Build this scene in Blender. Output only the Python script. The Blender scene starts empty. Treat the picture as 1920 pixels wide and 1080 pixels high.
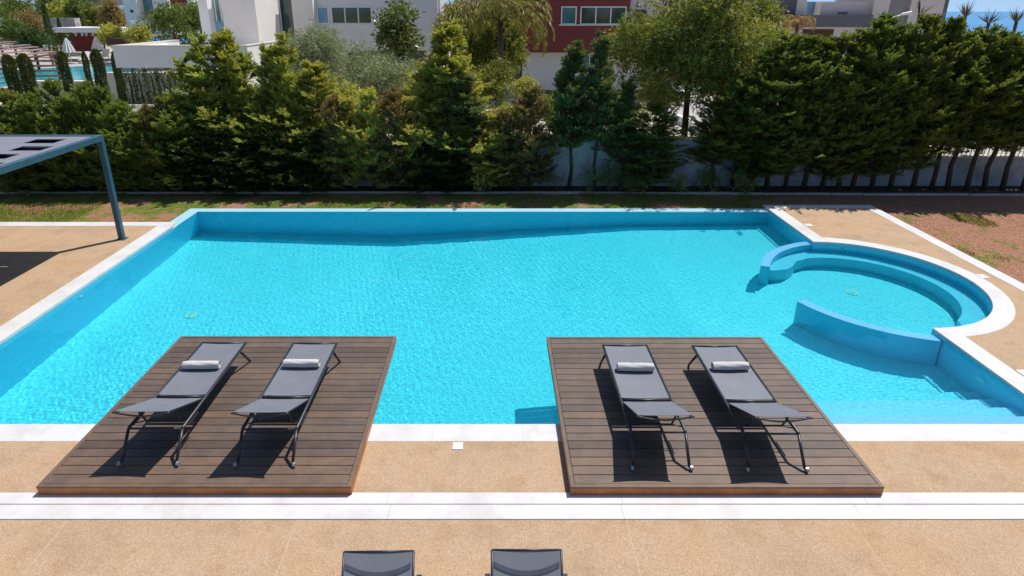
import bpy, bmesh, math
import numpy as np
from mathutils import Vector, Matrix
from mathutils.geometry import tessellate_polygon
R = math.radians
S = bpy.context.scene
COL = S.collection

# ------------------------------------------------------------------ camera, world, sun, exposure
F, CX, CY, HCAM = 1150.0, 926.0, 440.0, 4.87          # focal length and principal point in photo pixels, eye height in metres
PITCH = math.atan2(420, F)
cam = bpy.data.cameras.new('camera')
cam_o = bpy.data.objects.new('camera', cam); COL.objects.link(cam_o); S.camera = cam_o
cam_o.location = (0, 0, HCAM); cam_o.rotation_euler = (R(90) - PITCH, 0, 0)
cam.sensor_width = 36; cam.lens = 36 * F / 1920
cam.shift_x = (960 - CX) / 1920; cam.shift_y = -(540 - CY) / 1920
cam.clip_start = 0.1; cam.clip_end = 20000
SUN = Vector((.396, .37, 1)).normalized()
w = bpy.data.worlds.new('World'); S.world = w; w.use_nodes = True
wn = w.node_tree
sky = wn.nodes.new('ShaderNodeTexSky'); sky.sky_type = 'NISHITA'; sky.sun_disc = False
sky.sun_elevation = math.asin(SUN.z); sky.sun_rotation = math.atan2(SUN.x, SUN.y)
sky.air_density = 1.0; sky.dust_density = 0.3; sky.ozone_density = 3.0; sky.altitude = 50
wtc = wn.nodes.new('ShaderNodeTexCoord'); wmp = wn.nodes.new('ShaderNodeMapping'); wmp.vector_type = 'POINT'
wmp.inputs['Location'].default_value = (0, 0, .16); wn.links.new(wtc.outputs['Generated'], wmp.inputs[0])
wnm = wn.nodes.new('ShaderNodeVectorMath'); wnm.operation = 'NORMALIZE'; wn.links.new(wmp.outputs[0], wnm.inputs[0]); wn.links.new(wnm.outputs[0], sky.inputs[0])
wn.links.new(sky.outputs[0], wn.nodes['Background'].inputs[0])
wn.nodes['Background'].inputs[1].default_value = 0.10
sl = bpy.data.lights.new('sun', 'SUN'); sl.energy = 4.2; sl.angle = R(.5); sl.color = (1, .965, .91)
so = bpy.data.objects.new('sun', sl); COL.objects.link(so); so.rotation_euler = SUN.to_track_quat('Z', 'Y').to_euler()
sl.cycles.is_caustics_light = True
S.view_settings.view_transform = 'Standard'; S.view_settings.look = 'None'
S.view_settings.exposure = 0.20; S.view_settings.gamma = 1
S.cycles.max_bounces = 10; S.cycles.transparent_max_bounces = 12; S.cycles.diffuse_bounces = 4

# ------------------------------------------------------------------ pixel helpers (photo pixel -> point on a real plane)
_c, _s = math.cos(PITCH), math.sin(PITCH)
def at(x, y, z=0.0):
    dx, dz = (x - CX) / F, -(y - CY) / F
    t = (z - HCAM) / (-_s + dz * _c)
    return Vector((dx * t, (_c + dz * _s) * t, z))
def hz(x, y, Y):
    dx, dz = (x - CX) / F, -(y - CY) / F
    t = Y / (_c + dz * _s)
    return Vector((dx * t, Y, HCAM + t * (-_s + dz * _c)))

# ------------------------------------------------------------------ node helpers
def new_mat(name):
    m = bpy.data.materials.new(name); m.use_nodes = True
    return m, m.node_tree, m.node_tree.nodes['Principled BSDF']
def N(nt, t, **kw):
    n = nt.nodes.new(t)
    for k, v in kw.items():
        if k.startswith('i_'):
            key = k[2:].replace('_', ' ')
            n.inputs[key].default_value = v
        else: setattr(n, k, v)
    return n
def ramp(nt, stops, src=None):
    r = nt.nodes.new('ShaderNodeValToRGB'); e = r.color_ramp.elements
    while len(e) < len(stops): e.new(.5)
    for q, (p, c) in zip(e, stops): q.position = p; q.color = (*c, 1)
    if src is not None: nt.links.new(src, r.inputs[0])
    return r
def coords(nt, obj=True):
    return nt.nodes.new('ShaderNodeTexCoord').outputs['Object' if obj else 'Generated']
def noise(nt, scale, detail=4, rough=.55, vec=None, dims='3D'):
    n = nt.nodes.new('ShaderNodeTexNoise'); n.inputs['Scale'].default_value = scale
    n.inputs['Detail'].default_value = detail; n.inputs['Roughness'].default_value = rough
    if vec is not None: nt.links.new(vec, n.inputs['Vector'])
    return n.outputs['Fac']
def mixc(nt, fac, a, b, blend='MIX'):
    m = nt.nodes.new('ShaderNodeMix'); m.data_type = 'RGBA'; m.blend_type = blend
    for s, v in ((0, fac), (6, a), (7, b)):
        if hasattr(v, 'is_output') or isinstance(v, bpy.types.NodeSocket): nt.links.new(v, m.inputs[s])
        elif s == 0: m.inputs[0].default_value = v
        else: m.inputs[s].default_value = (*v, 1)
    return m.outputs[2]
def bump(nt, b, h, strength=.3, dist=.01):
    n = nt.nodes.new('ShaderNodeBump'); n.inputs['Strength'].default_value = strength; n.inputs['Distance'].default_value = dist
    nt.links.new(h, n.inputs['Height']); nt.links.new(n.outputs[0], b.inputs['Normal'])
def plain(name, c, rough=.6, metal=0, vary=.12, scale=6, spec=.5, bmp=0):
    m, nt, b = new_mat(name)
    v = coords(nt)
    f = noise(nt, scale, 5, .6, v)
    a = tuple(x * (1 - vary) for x in c); d = tuple(min(1, x * (1 + vary)) for x in c)
    r = ramp(nt, [(.3, a), (.7, d)], f); nt.links.new(r.outputs[0], b.inputs['Base Color'])
    b.inputs['Roughness'].default_value = rough; b.inputs['Metallic'].default_value = metal
    b.inputs['Specular IOR Level'].default_value = spec
    if bmp: bump(nt, b, noise(nt, scale * 12, 3, .6, v), bmp, .004)
    return m

M = {}
def mk_aggregate():
    m, nt, b = new_mat('aggregate'); v = coords(nt)
    vor = nt.nodes.new('ShaderNodeTexVoronoi'); vor.inputs['Scale'].default_value = 130; nt.links.new(v, vor.inputs['Vector'])
    peb = ramp(nt, [(.0, (.33, .205, .115)), (.3, (.43, .285, .170)), (.6, (.485, .335, .21)), (.85, (.56, .42, .29)), (1, (.38, .25, .15))], vor.outputs['Color'])
    big = ramp(nt, [(.32, (.88, .86, .86)), (.5, (1, 1, 1)), (.68, (1.0, .93, .85))], noise(nt, .9, 5, .6, v))
    c = mixc(nt, 1.0, peb.outputs[0], big.outputs[0], 'MULTIPLY')
    st = ramp(nt, [(.50, (1, 1, 1)), (.64, (.82, .76, .68))], noise(nt, 2.6, 6, .65, v))
    c = mixc(nt, .55, c, st.outputs[0], 'MULTIPLY')
    # sawn joints of the near terrace
    sx = nt.nodes.new('ShaderNodeSeparateXYZ'); nt.links.new(v, sx.inputs[0])
    near = N(nt, 'ShaderNodeMath', operation='LESS_THAN'); near.inputs[1].default_value = 4.87; nt.links.new(sx.outputs[1], near.inputs[0])
    tot = None
    for jx in (-4.33, -2.0, 1.345, 3.635, 5.9):
        a = N(nt, 'ShaderNodeMath', operation='SUBTRACT'); a.inputs[1].default_value = jx; nt.links.new(sx.outputs[0], a.inputs[0])
        a2 = N(nt, 'ShaderNodeMath', operation='ABSOLUTE'); nt.links.new(a.outputs[0], a2.inputs[0])
        a3 = N(nt, 'ShaderNodeMath', operation='LESS_THAN'); a3.inputs[1].default_value = .004; nt.links.new(a2.outputs[0], a3.inputs[0])
        if tot is None: tot = a3.outputs[0]
        else:
            q = N(nt, 'ShaderNodeMath', operation='MAXIMUM'); nt.links.new(tot, q.inputs[0]); nt.links.new(a3.outputs[0], q.inputs[1]); tot = q.outputs[0]
    q = N(nt, 'ShaderNodeMath', operation='MULTIPLY'); nt.links.new(tot, q.inputs[0]); nt.links.new(near.outputs[0], q.inputs[1])
    c = mixc(nt, q.outputs[0], c, (.52, .40, .28))
    nt.links.new(c, b.inputs['Base Color']); b.inputs['Roughness'].default_value = .85; b.inputs['Specular IOR Level'].default_value = .2
    bump(nt, b, vor.outputs['Distance'], .25, .004)
    return m
M['agg'] = mk_aggregate()
def mk_marble(name='marble', joints=(0, 1)):
    m, nt, b = new_mat(name); v = coords(nt)
    base = ramp(nt, [(.35, (.59, .56, .535)), (.5, (.66, .64, .62)), (.7, (.70, .685, .67))], noise(nt, 1.7, 8, .65, v))
    wv = nt.nodes.new('ShaderNodeTexNoise'); wv.inputs['Scale'].default_value = 2.2; wv.inputs['Detail'].default_value = 9; wv.inputs['Distortion'].default_value = 1.6
    nt.links.new(v, wv.inputs['Vector'])
    vein = ramp(nt, [(.485, (1, 1, 1)), (.5, (.955, .955, .96)), (.515, (1, 1, 1))], wv.outputs['Fac'])
    c = mixc(nt, 1, base.outputs[0], vein.outputs[0], 'MULTIPLY')
    gr = ramp(nt, [(.56, (1, 1, 1)), (.72, (.88, .84, .78))], noise(nt, 5, 8, .7, v))
    c = mixc(nt, .5, c, gr.outputs[0], 'MULTIPLY')
    sx = nt.nodes.new('ShaderNodeSeparateXYZ'); nt.links.new(v, sx.inputs[0])
    for q in joints:
        a = N(nt, 'ShaderNodeMath', operation='SUBTRACT'); a.inputs[1].default_value = .35; nt.links.new(sx.outputs[q], a.inputs[0])
        d_ = N(nt, 'ShaderNodeMath', operation='DIVIDE'); d_.inputs[1].default_value = 1.1; nt.links.new(a.outputs[0], d_.inputs[0])
        f_ = N(nt, 'ShaderNodeMath', operation='FRACT'); nt.links.new(d_.outputs[0], f_.inputs[0])
        l_ = N(nt, 'ShaderNodeMath', operation='LESS_THAN'); l_.inputs[1].default_value = .005; nt.links.new(f_.outputs[0], l_.inputs[0])
        c = mixc(nt, l_.outputs[0], c, (.50, .48, .45))
    nt.links.new(c, b.inputs['Base Color']); b.inputs['Roughness'].default_value = .5; b.inputs['Specular IOR Level'].default_value = .3
    return m
M['marble'] = mk_marble(); M['marble2'] = mk_marble('band_marble', ())
def mk_tile(name, k):
    m, nt, b = new_mat(name); v = coords(nt)
    br = nt.nodes.new('ShaderNodeTexVoronoi'); br.distance = 'CHEBYCHEV'; br.inputs['Scale'].default_value = 38; br.inputs['Randomness'].default_value = 0
    nt.links.new(v, br.inputs['Vector'])
    c = ramp(nt, [(0, tuple(q * .90 for q in k)), (.5, k), (1, tuple(min(1, q * 1.08) for q in k))], br.outputs['Color'])
    big = ramp(nt, [(.35, (.94, .96, .98)), (.65, (1, 1, 1))], noise(nt, .8, 4, .6, v))
    cc = mixc(nt, 1, c.outputs[0], big.outputs[0], 'MULTIPLY')
    nt.links.new(cc, b.inputs['Base Color']); b.inputs['Roughness'].default_value = .35
    return m
M['tile'] = mk_tile('mosaic_tile', (.19, .78, .84)); M['wall_shade'] = mk_tile('wall_shade_tint_tile', (.15, .64, .84)); M['midw'] = mk_tile('bench_mosaic_tile', (.24, .70, .84)); M['weir'] = mk_tile('wet_edge_tile', (.42, .66, .74)); M['depth_pale'] = mk_tile('depth_tint_pale_tile', (.66, .66, .92))  # wall copy carries the walls' bluer shade; pale copy carries shallow-water brightness
def mk_wood():
    m, nt, b = new_mat('deck_boards'); v = coords(nt)
    mp = nt.nodes.new('ShaderNodeMapping'); mp.inputs['Scale'].default_value = (1.2, 28, 10); nt.links.new(v, mp.inputs[0])
    gr = noise(nt, 2.5, 7, .65, mp.outputs[0])
    g = nt.nodes.new('ShaderNodeNewGeometry')
    isl = ramp(nt, [(0, (.080, .056, .043)), (.35, (.102, .074, .058)), (.7, (.120, .088, .070)), (1, (.146, .094, .064))], g.outputs['Random Per Island'])
    grc = ramp(nt, [(.3, (.72, .70, .68)), (.6, (1.08, 1.05, 1.0))], gr)
    c = mixc(nt, 1, isl.outputs[0], grc.outputs[0], 'MULTIPLY')
    pt = ramp(nt, [(.42, (1, 1, 1)), (.66, (1.28, 1.16, 1.06))], noise(nt, 1.7, 6, .6, v))
    c = mixc(nt, .8, c, pt.outputs[0], 'MULTIPLY')
    nt.links.new(c, b.inputs['Base Color']); b.inputs['Roughness'].default_value = .58
    wx = ramp(nt, [(.42, (1, 1, 1)), (.72, (1.45, 1.46, 1.48))], noise(nt, 5.5, 7, .7, v)); c = mixc(nt, .7, c, wx.outputs[0], 'MULTIPLY'); nt.links.new(c, b.inputs['Base Color'])
    bump(nt, b, gr, .25, .003)
    return m
M['wood'] = mk_wood()
M['fascia'] = plain('oiled_wood', (.46, .15, .035), .5, 0, .3, 5)
M['dark'] = plain('dark_underside', (.02, .017, .015), .9)
def mk_sling():
    m, nt, b = new_mat('sling_mesh'); v = coords(nt)
    ck = nt.nodes.new('ShaderNodeTexChecker'); ck.inputs['Scale'].default_value = 420; nt.links.new(v, ck.inputs[0])
    f = ramp(nt, [(.3, (.165, .172, .20)), (.7, (.195, .202, .228))], noise(nt, 3, 4, .6, v))
    ck.inputs[1].default_value = (1.08, 1.08, 1.08, 1); ck.inputs[2].default_value = (.9, .9, .9, 1)
    c = mixc(nt, 1, f.outputs[0], ck.outputs[0], 'MULTIPLY')
    nt.links.new(c, b.inputs['Base Color']); b.inputs['Roughness'].default_value = .55; b.inputs['Specular IOR Level'].default_value = .4
    return m
M['sling'] = mk_sling()
M['sling2'] = plain('pale_sling', (.25, .255, .275), .6, 0, .06, 3)
M['seam'] = plain('sling_seam', (.11, .115, .15), .6)
M['alu'] = plain('anthracite_aluminium', (.035, .038, .048), .38, .2, .1, 20)
M['rubber'] = plain('castor', (.45, .45, .45), .35, .5, .1, 30)
M['towel'] = plain('towel_cloth', (.58, .555, .53), .95, 0, .10, 22, .1, .8)
M['steel_blue'] = plain('petrol_steel', (.045, .115, .15), .45, .1, .12, 8)
M['panel'] = plain('canopy_fabric', (.21, .21, .25), .7, 0, .06, 4)
M['panel_dark'] = plain('canopy_slat_dark', (.035, .045, .06), .7)
M['white'] = plain('white_render', (.87, .85, .82), .8, 0, .05, 1.2, .2)
M['beige'] = plain('beige_render', (.86, .80, .73), .8, 0, .05, 1.2, .2)
M['grey'] = plain('grey_render', (.80, .78, .77), .8, 0, .05, 1.0, .2)
M['lav'] = plain('pale_pinkish_render', (.70, .62, .58), .8, 0, .05, 1.0, .2)
M['dkgrey'] = plain('dark_grey_cladding', (.12, .125, .145), .6, 0, .1, 2)
M['midgrey'] = plain('mid_grey_cladding', (.26, .25, .26), .6, 0, .1, 2)
M['capstone'] = plain('cap_stone', (.62, .57, .50), .8, 0, .12, 4)
M['wallw'] = plain('boundary_render', (.42, .46, .48), .85, 0, .35, 1.4, .2)
M['plasticw'] = plain('white_plastic', (.78, .76, .72), .4)
M['bark'] = plain('bark', (.085, .062, .045), .9, 0, .35, 14, .1, .6)
M['barkgrey'] = plain('grey_bark', (.16, .13, .105), .9, 0, .3, 14, .1, .6)
M['kerb'] = plain('kerb_stone', (.42, .40, .36), .85, 0, .2, 6)
M['stone'] = None
def mk_cladding(name, c, pitch):
    m, nt, b = new_mat(name); v = coords(nt)
    sx = nt.nodes.new('ShaderNodeSeparateXYZ'); nt.links.new(v, sx.inputs[0])
    a = N(nt, 'ShaderNodeMath', operation='DIVIDE'); a.inputs[1].default_value = pitch; nt.links.new(sx.outputs[2], a.inputs[0])
    fr = N(nt, 'ShaderNodeMath', operation='FRACT'); nt.links.new(a.outputs[0], fr.inputs[0])
    fl = N(nt, 'ShaderNodeMath', operation='FLOOR'); nt.links.new(a.outputs[0], fl.inputs[0])
    wn_ = nt.nodes.new('ShaderNodeTexWhiteNoise'); wn_.noise_dimensions = '1D'; nt.links.new(fl.outputs[0], wn_.inputs['W'])
    row = ramp(nt, [(0, tuple(x * .88 for x in c)), (1, tuple(x * 1.1 for x in c))], wn_.outputs['Value'])
    ln = ramp(nt, [(0, (.45, .45, .45)), (.06, (1, 1, 1))], fr.outputs[0])
    cc = mixc(nt, 1, row.outputs[0], ln.outputs[0], 'MULTIPLY')
    nt.links.new(cc, b.inputs['Base Color']); b.inputs['Roughness'].default_value = .6
    return m
M['redclad'] = mk_cladding('dark_red_cladding', (.20, .034, .030), .30)
M['redwall'] = plain('red_render', (.22, .035, .03), .8, 0, .1, 2)
def mk_stone():
    m, nt, b = new_mat('stone_wall'); v = coords(nt)
    vo = nt.nodes.new('ShaderNodeTexVoronoi'); vo.inputs['Scale'].default_value = 1.6; nt.links.new(v, vo.inputs['Vector'])
    r = ramp(nt, [(0, (.22, .21, .20)), (.5, (.42, .40, .38)), (1, (.58, .56, .54))], vo.outputs['Color'])
    nt.links.new(r.outputs[0], b.inputs['Base Color']); b.inputs['Roughness'].default_value = .9
    return m
M['stone'] = mk_stone()
def mk_glass(name, c, rough=.05):
    m, nt, b = new_mat(name)
    f = ramp(nt, [(.3, tuple(x * .6 for x in c)), (.7, tuple(x * 1.3 for x in c))], noise(nt, .8, 3, .5, coords(nt)))
    nt.links.new(f.outputs[0], b.inputs['Base Color']); b.inputs['Roughness'].default_value = rough
    b.inputs['Specular IOR Level'].default_value = .9
    return m
M['gteal'] = mk_glass('teal_window_glass', (.10, .26, .27))
M['gblue'] = mk_glass('blue_window_glass', (.18, .40, .58))
M['gdark'] = mk_glass('dark_window_glass', (.04, .085, .07))
M['gblack'] = mk_glass('black_window_glass', (.015, .018, .022))
def mk_lawn():
    m, nt, b = new_mat('lawn_soil'); v = coords(nt)
    fine = noise(nt, 42, 6, .7, v); mid = noise(nt, 1.1, 5, .6, v); mid2 = noise(nt, 6, 5, .65, v)
    soil = ramp(nt, [(.3, (.17, .065, .033)), (.46, (.30, .13, .072)), (.58, (.43, .235, .15)), (.72, (.55, .40, .30))], fine)
    grass = ramp(nt, [(.3, (.045, .075, .008)), (.5, (.10, .16, .014)), (.7, (.20, .24, .04))], fine)
    sx = nt.nodes.new('ShaderNodeSeparateXYZ'); nt.links.new(v, sx.inputs[0])
    # greener behind the pool, bare reddish earth to the right
    mr = N(nt, 'ShaderNodeMapRange'); mr.inputs[1].default_value = 6; mr.inputs[2].default_value = 11; mr.inputs[3].default_value = .08; mr.inputs[4].default_value = -.06
    nt.links.new(sx.outputs[0], mr.inputs[0])
    ad = N(nt, 'ShaderNodeMath', operation='ADD'); nt.links.new(mid, ad.inputs[0]); nt.links.new(mr.outputs[0], ad.inputs[1])
    m2 = N(nt, 'ShaderNodeMath', operation='MULTIPLY_ADD'); m2.inputs[1].default_value = .35; nt.links.new(mid2, m2.inputs[0]); nt.links.new(ad.outputs[0], m2.inputs[2])
    fac = ramp(nt, [(.66, (0, 0, 0)), (.78, (1, 1, 1))], m2.outputs[0])
    # far ground beyond the wall starts garden green, then takes the olive and pale mix
    far = N(nt, 'ShaderNodeMath', operation='GREATER_THAN'); far.inputs[1].default_value = 18.2; nt.links.new(sx.outputs[1], far.inputs[0])
    fm = N(nt, 'ShaderNodeMath', operation='MAXIMUM'); nt.links.new(fac.outputs[0], fm.inputs[0]); nt.links.new(far.outputs[0], fm.inputs[1])
    c = mixc(nt, fm.outputs[0], soil.outputs[0], grass.outputs[0])
    gp = ramp(nt, [(.38, (.12, .12, .04)), (.46, (.50, .45, .38))], noise(nt, .22, 4, .6, v)); c = mixc(nt, far.outputs[0], c, gp.outputs[0])  # olive and pale ground; pale share enlarged to bounce light onto the facades
    nt.links.new(c, b.inputs['Base Color']); b.inputs['Roughness'].default_value = .95; b.inputs['Specular IOR Level'].default_value = .1
    bump(nt, b, fine, .8, .02)
    return m
M['lawn'] = mk_lawn()
M['soil'] = plain('bed_soil', (.10, .065, .042), .95, 0, .4, 20, .1, .8)
M['paving'] = plain('pale_paving', (.42, .38, .37), .85, 0, .1, 3)
def mk_leaf(name, cols, patch=1.3, trans=.35, rough=.5, patchcol=None, patchlo=.55, warm=1.28):
    m, nt, b = new_mat(name)
    g = nt.nodes.new('ShaderNodeNewGeometry')
    n = len(cols)
    ta = nt.nodes.new('ShaderNodeAttribute'); ta.attribute_name = 'tint'
    mt = N(nt, 'ShaderNodeMath', operation='MULTIPLY'); mt.inputs[1].default_value = .4; nt.links.new(g.outputs['Random Per Island'], mt.inputs[0])
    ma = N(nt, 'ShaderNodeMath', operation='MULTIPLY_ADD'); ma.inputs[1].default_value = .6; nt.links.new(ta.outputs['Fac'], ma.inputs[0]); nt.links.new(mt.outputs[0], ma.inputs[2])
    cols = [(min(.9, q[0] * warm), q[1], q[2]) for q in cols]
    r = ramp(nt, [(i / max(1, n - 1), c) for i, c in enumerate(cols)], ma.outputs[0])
    oi = nt.nodes.new('ShaderNodeObjectInfo')
    hs = nt.nodes.new('ShaderNodeHueSaturation'); hs.inputs['Saturation'].default_value = .88
    mr = N(nt, 'ShaderNodeMapRange'); mr.inputs[3].default_value = .485; mr.inputs[4].default_value = .515; nt.links.new(oi.outputs['Random'], mr.inputs[0])
    nt.links.new(mr.outputs[0], hs.inputs['Hue'])
    c = r.outputs[0]
    v = coords(nt)
    if patchcol:
        f = ramp(nt, [(patchlo, (0, 0, 0)), (patchlo + .12, (1, 1, 1))], noise(nt, patch, 3, .5, v))
        c = mixc(nt, f.outputs[0], c, patchcol)
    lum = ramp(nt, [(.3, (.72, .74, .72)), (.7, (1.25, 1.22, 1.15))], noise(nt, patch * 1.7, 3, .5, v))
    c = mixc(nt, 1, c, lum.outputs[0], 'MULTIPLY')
    nt.links.new(c, hs.inputs['Color'])
    b.inputs['Roughness'].default_value = rough; b.inputs['Specular IOR Level'].default_value = .3
    nt.links.new(hs.outputs[0], b.inputs['Base Color'])
    t = nt.nodes.new('ShaderNodeBsdfTranslucent')
    tc = mixc(nt, 1, hs.outputs[0], (1.45, 1.35, .6), 'MULTIPLY'); nt.links.new(tc, t.inputs[0])
    ms = nt.nodes.new('ShaderNodeMixShader'); ms.inputs[0].default_value = trans
    nt.links.new(b.outputs[0], ms.inputs[1]); nt.links.new(t.outputs[0], ms.inputs[2])
    nt.links.new(ms.outputs[0], nt.nodes['Material Output'].inputs[0])
    return m
LF = {
 'cypress': mk_leaf('cypress_foliage', [(0.063, 0.132, 0.021), (0.106, 0.200, 0.031), (0.169, 0.276, 0.043), (0.263, 0.364, 0.056)], trans=.42),
 'thuja': mk_leaf('thuja_foliage', [(0.068, 0.159, 0.021), (0.129, 0.257, 0.032), (0.198, 0.337, 0.044), (0.298, 0.395, 0.060)], patchcol=(0.230, 0.149, 0.041), patchlo=.60),
 'bright': mk_leaf('bright_conifer_foliage', [(0.108, 0.204, 0.035), (0.215, 0.324, 0.051), (0.366, 0.485, 0.073), (0.600, 0.600, 0.130)], trans=0.4),
 'yellow': mk_leaf('yellowing_foliage', [(0.280, 0.300, 0.040), (0.440, 0.440, 0.059), (0.560, 0.521, 0.100), (0.400, 0.240, 0.059)], trans=.4, warm=1.0),
 'brown': mk_leaf('browning_foliage', [(0.156, 0.156, 0.036), (0.240, 0.180, 0.054), (0.324, 0.204, 0.072), (0.192, 0.216, 0.048)], trans=.3, warm=1.0),
 'blue': mk_leaf('bluish_conifer_foliage', [(0.053, 0.124, 0.050), (0.091, 0.180, 0.062), (0.141, 0.246, 0.066), (0.197, 0.296, 0.083)]),
 'olive': mk_leaf('olive_foliage', [(0.176, 0.220, 0.105), (0.263, 0.316, 0.158), (0.386, 0.439, 0.263), (0.140, 0.176, 0.070)], trans=.2, rough=.45, warm=1.0),
 'decid': mk_leaf('broadleaf_foliage', [(0.058, 0.111, 0.018), (0.111, 0.182, 0.026), (0.182, 0.260, 0.039), (0.325, 0.390, 0.065)], trans=0.4, patchcol=(.28, .20, .05), patchlo=.72),
 'magnolia': mk_leaf('magnolia_foliage', [(0.072, 0.120, 0.022), (0.132, 0.192, 0.036), (0.216, 0.252, 0.060), (0.288, 0.288, 0.096)], trans=.2, rough=.35, warm=1.0),
 'palm': mk_leaf('palm_foliage', [(0.090, 0.150, 0.021), (0.165, 0.240, 0.030), (0.255, 0.300, 0.053), (0.360, 0.330, 0.075)], trans=.35),
 'column': mk_leaf('clipped_cypress_foliage', [(0.028, 0.070, 0.011), (0.056, 0.112, 0.017), (0.091, 0.154, 0.025)], trans=.25, patchcol=(0.182, 0.112, 0.042), patchlo=.66),
 'far': mk_leaf('garden_tree_foliage', [(0.065, 0.130, 0.019), (0.104, 0.182, 0.026), (0.169, 0.247, 0.039)], trans=.35, patchcol=(0.156, 0.143, 0.039), patchlo=.62, warm=1.15),
 'grass': mk_leaf('grass_blades', [(.08, .14, .012), (.13, .20, .016), (.20, .25, .03), (.28, .27, .08)], trans=.35),
 'straw': mk_leaf('dry_litter', [(.40, .27, .18), (.52, .42, .32), (.26, .14, .08), (.16, .12, .04)], trans=.1),
 'yucca': mk_leaf('yucca_leaves', [(.07, .08, .04), (.11, .10, .05), (.16, .12, .07)], trans=.1),
 'drypalm': mk_leaf('dry_palm_leaves', [(.30, .20, .08), (.38, .27, .12), (.20, .18, .06)], trans=.3),
}

# ------------------------------------------------------------------ mesh helpers
class MB:
    def __init__(s): s.v = []; s.f = []
    def add(s, V, Fc):
        o = len(s.v); s.v += [tuple(p) for p in V]; s.f += [tuple(i + o for i in f) for f in Fc]; return s
    def box(s, a, b, mtx=None):
        x0, y0, z0 = a; x1, y1, z1 = b
        V = [(x, y, z) for x in (x0, x1) for y in (y0, y1) for z in (z0, z1)]
        if mtx is not None: V = [mtx @ Vector(p) for p in V]
        return s.add(V, [(0, 1, 3, 2), (4, 6, 7, 5), (0, 4, 5, 1), (2, 3, 7, 6), (0, 2, 6, 4), (1, 5, 7, 3)])
    def tube(s, pts, rad, n=8, caps=True):
        pts = [Vector(p) for p in pts]; k = len(pts)
        rad = rad if isinstance(rad, (list, tuple)) else [rad] * k
        o = len(s.v); up = Vector((0, 0, 1))
        prev = None
        for i, p in enumerate(pts):
            d = (pts[min(i + 1, k - 1)] - pts[max(i - 1, 0)]).normalized()
            a = d.cross(prev.cross(d)).normalized() if prev is not None else d.cross(up if abs(d.z) < .9 else Vector((1, 0, 0))).normalized()
            if prev is not None: a = (prev - d * prev.dot(d)).normalized()
            prev = a; b = d.cross(a)
            for j in range(n):
                t = 2 * math.pi * j / n
                s.v.append(tuple(p + (a * math.cos(t) + b * math.sin(t)) * rad[i]))
        for i in range(k - 1):
            for j in range(n):
                s.f.append((o + i * n + j, o + i * n + (j + 1) % n, o + (i + 1) * n + (j + 1) % n, o + (i + 1) * n + j))
        if caps:
            s.f.append(tuple(o + j for j in range(n))[::-1]); s.f.append(tuple(o + (k - 1) * n + j for j in range(n)))
        return s
    def prism(s, outline, z0, z1, holes=()):
        loops = [[Vector((*p, 0)) for p in outline]] + [[Vector((*p, 0)) for p in h] for h in holes]
        flat = [p for l in loops for p in l]; n = len(flat)
        tri = tessellate_polygon(loops)
        V = [(p.x, p.y, z1) for p in flat] + [(p.x, p.y, z0) for p in flat]
        Fc = []
        for t in tri:
            a, b, c = (flat[i] for i in t)
            up = (b - a).cross(c - a).z > 0
            t = tuple(t) if up else tuple(t)[::-1]
            Fc.append(t); Fc.append(tuple(i + n for i in t)[::-1])
        o = 0
        for l in loops:
            m = len(l)
            for j in range(m): Fc.append((o + j, o + (j + 1) % m, n + o + (j + 1) % m, n + o + j))
            o += m
        return s.add(V, Fc)
    def build(s, name, mat, parent=None, smooth=False, bevel=0, fixn=True):
        me = bpy.data.meshes.new(name); me.from_pydata(s.v, [], s.f)
        if fixn or bevel:
            bm = bmesh.new(); bm.from_mesh(me)
            bmesh.ops.recalc_face_normals(bm, faces=bm.faces)
            if bevel: bmesh.ops.bevel(bm, geom=[e for e in bm.edges if e.calc_face_angle(0) > .6], offset=bevel, segments=1, affect='EDGES', clamp_overlap=True)
            bm.to_mesh(me); bm.free()
        me.materials.append(mat)
        if smooth:
            me.polygons.foreach_set('use_smooth', [True] * len(me.polygons))
        o = bpy.data.objects.new(name, me); COL.objects.link(o)
        if parent is not None: o.parent = parent
        return o
def tag(o, label=None, cat=None, group=None, kind=None):
    if label: o['label'] = label
    if cat: o['category'] = cat
    if group: o['group'] = group
    if kind: o['kind'] = kind
    return o
def thing(name, label, cat, loc=(0, 0, 0), rz=0, group=None):
    o = bpy.data.objects.new(name, None); COL.objects.link(o); o.location = loc; o.rotation_euler = (0, 0, rz)
    o.empty_display_size = .2
    return tag(o, label, cat, group)
def struct(o): o['kind'] = 'structure'; return o
def dup(root, loc, rz=0, label=None, group=None, scale=None):
    r = root.copy(); COL.objects.link(r); r.location = loc; r.rotation_euler = (0, 0, rz)
    if scale is not None: r.scale = scale
    if label: r['label'] = label
    if group: r['group'] = group
    def rec(src, dst):
        for ch in src.children:
            c = ch.copy(); COL.objects.link(c); c.parent = dst; rec(ch, c)
    rec(root, r)
    return r

# ================================================================== GROUND, POOL AND TERRACE
PX0, PX1, PY0, PY1 = -7.74, 7.17, 6.41, 15.24      # inner edges of the pool
SC = (7.17, 10.88); SR = 1.99                        # round spa at the right side
def arc(c, r, a0, a1, n): return [(c[0] + r * math.cos(R(a0 + (a1 - a0) * i / n)), c[1] + r * math.sin(R(a0 + (a1 - a0) * i / n))) for i in range(n + 1)]
pool_in = [(PX0, PY0), (PX1, PY0)] + arc(SC, SR, -90, 90, 48) + [(PX1, PY1 + .47), (PX1 + .02, PY1 + .47)]
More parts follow.
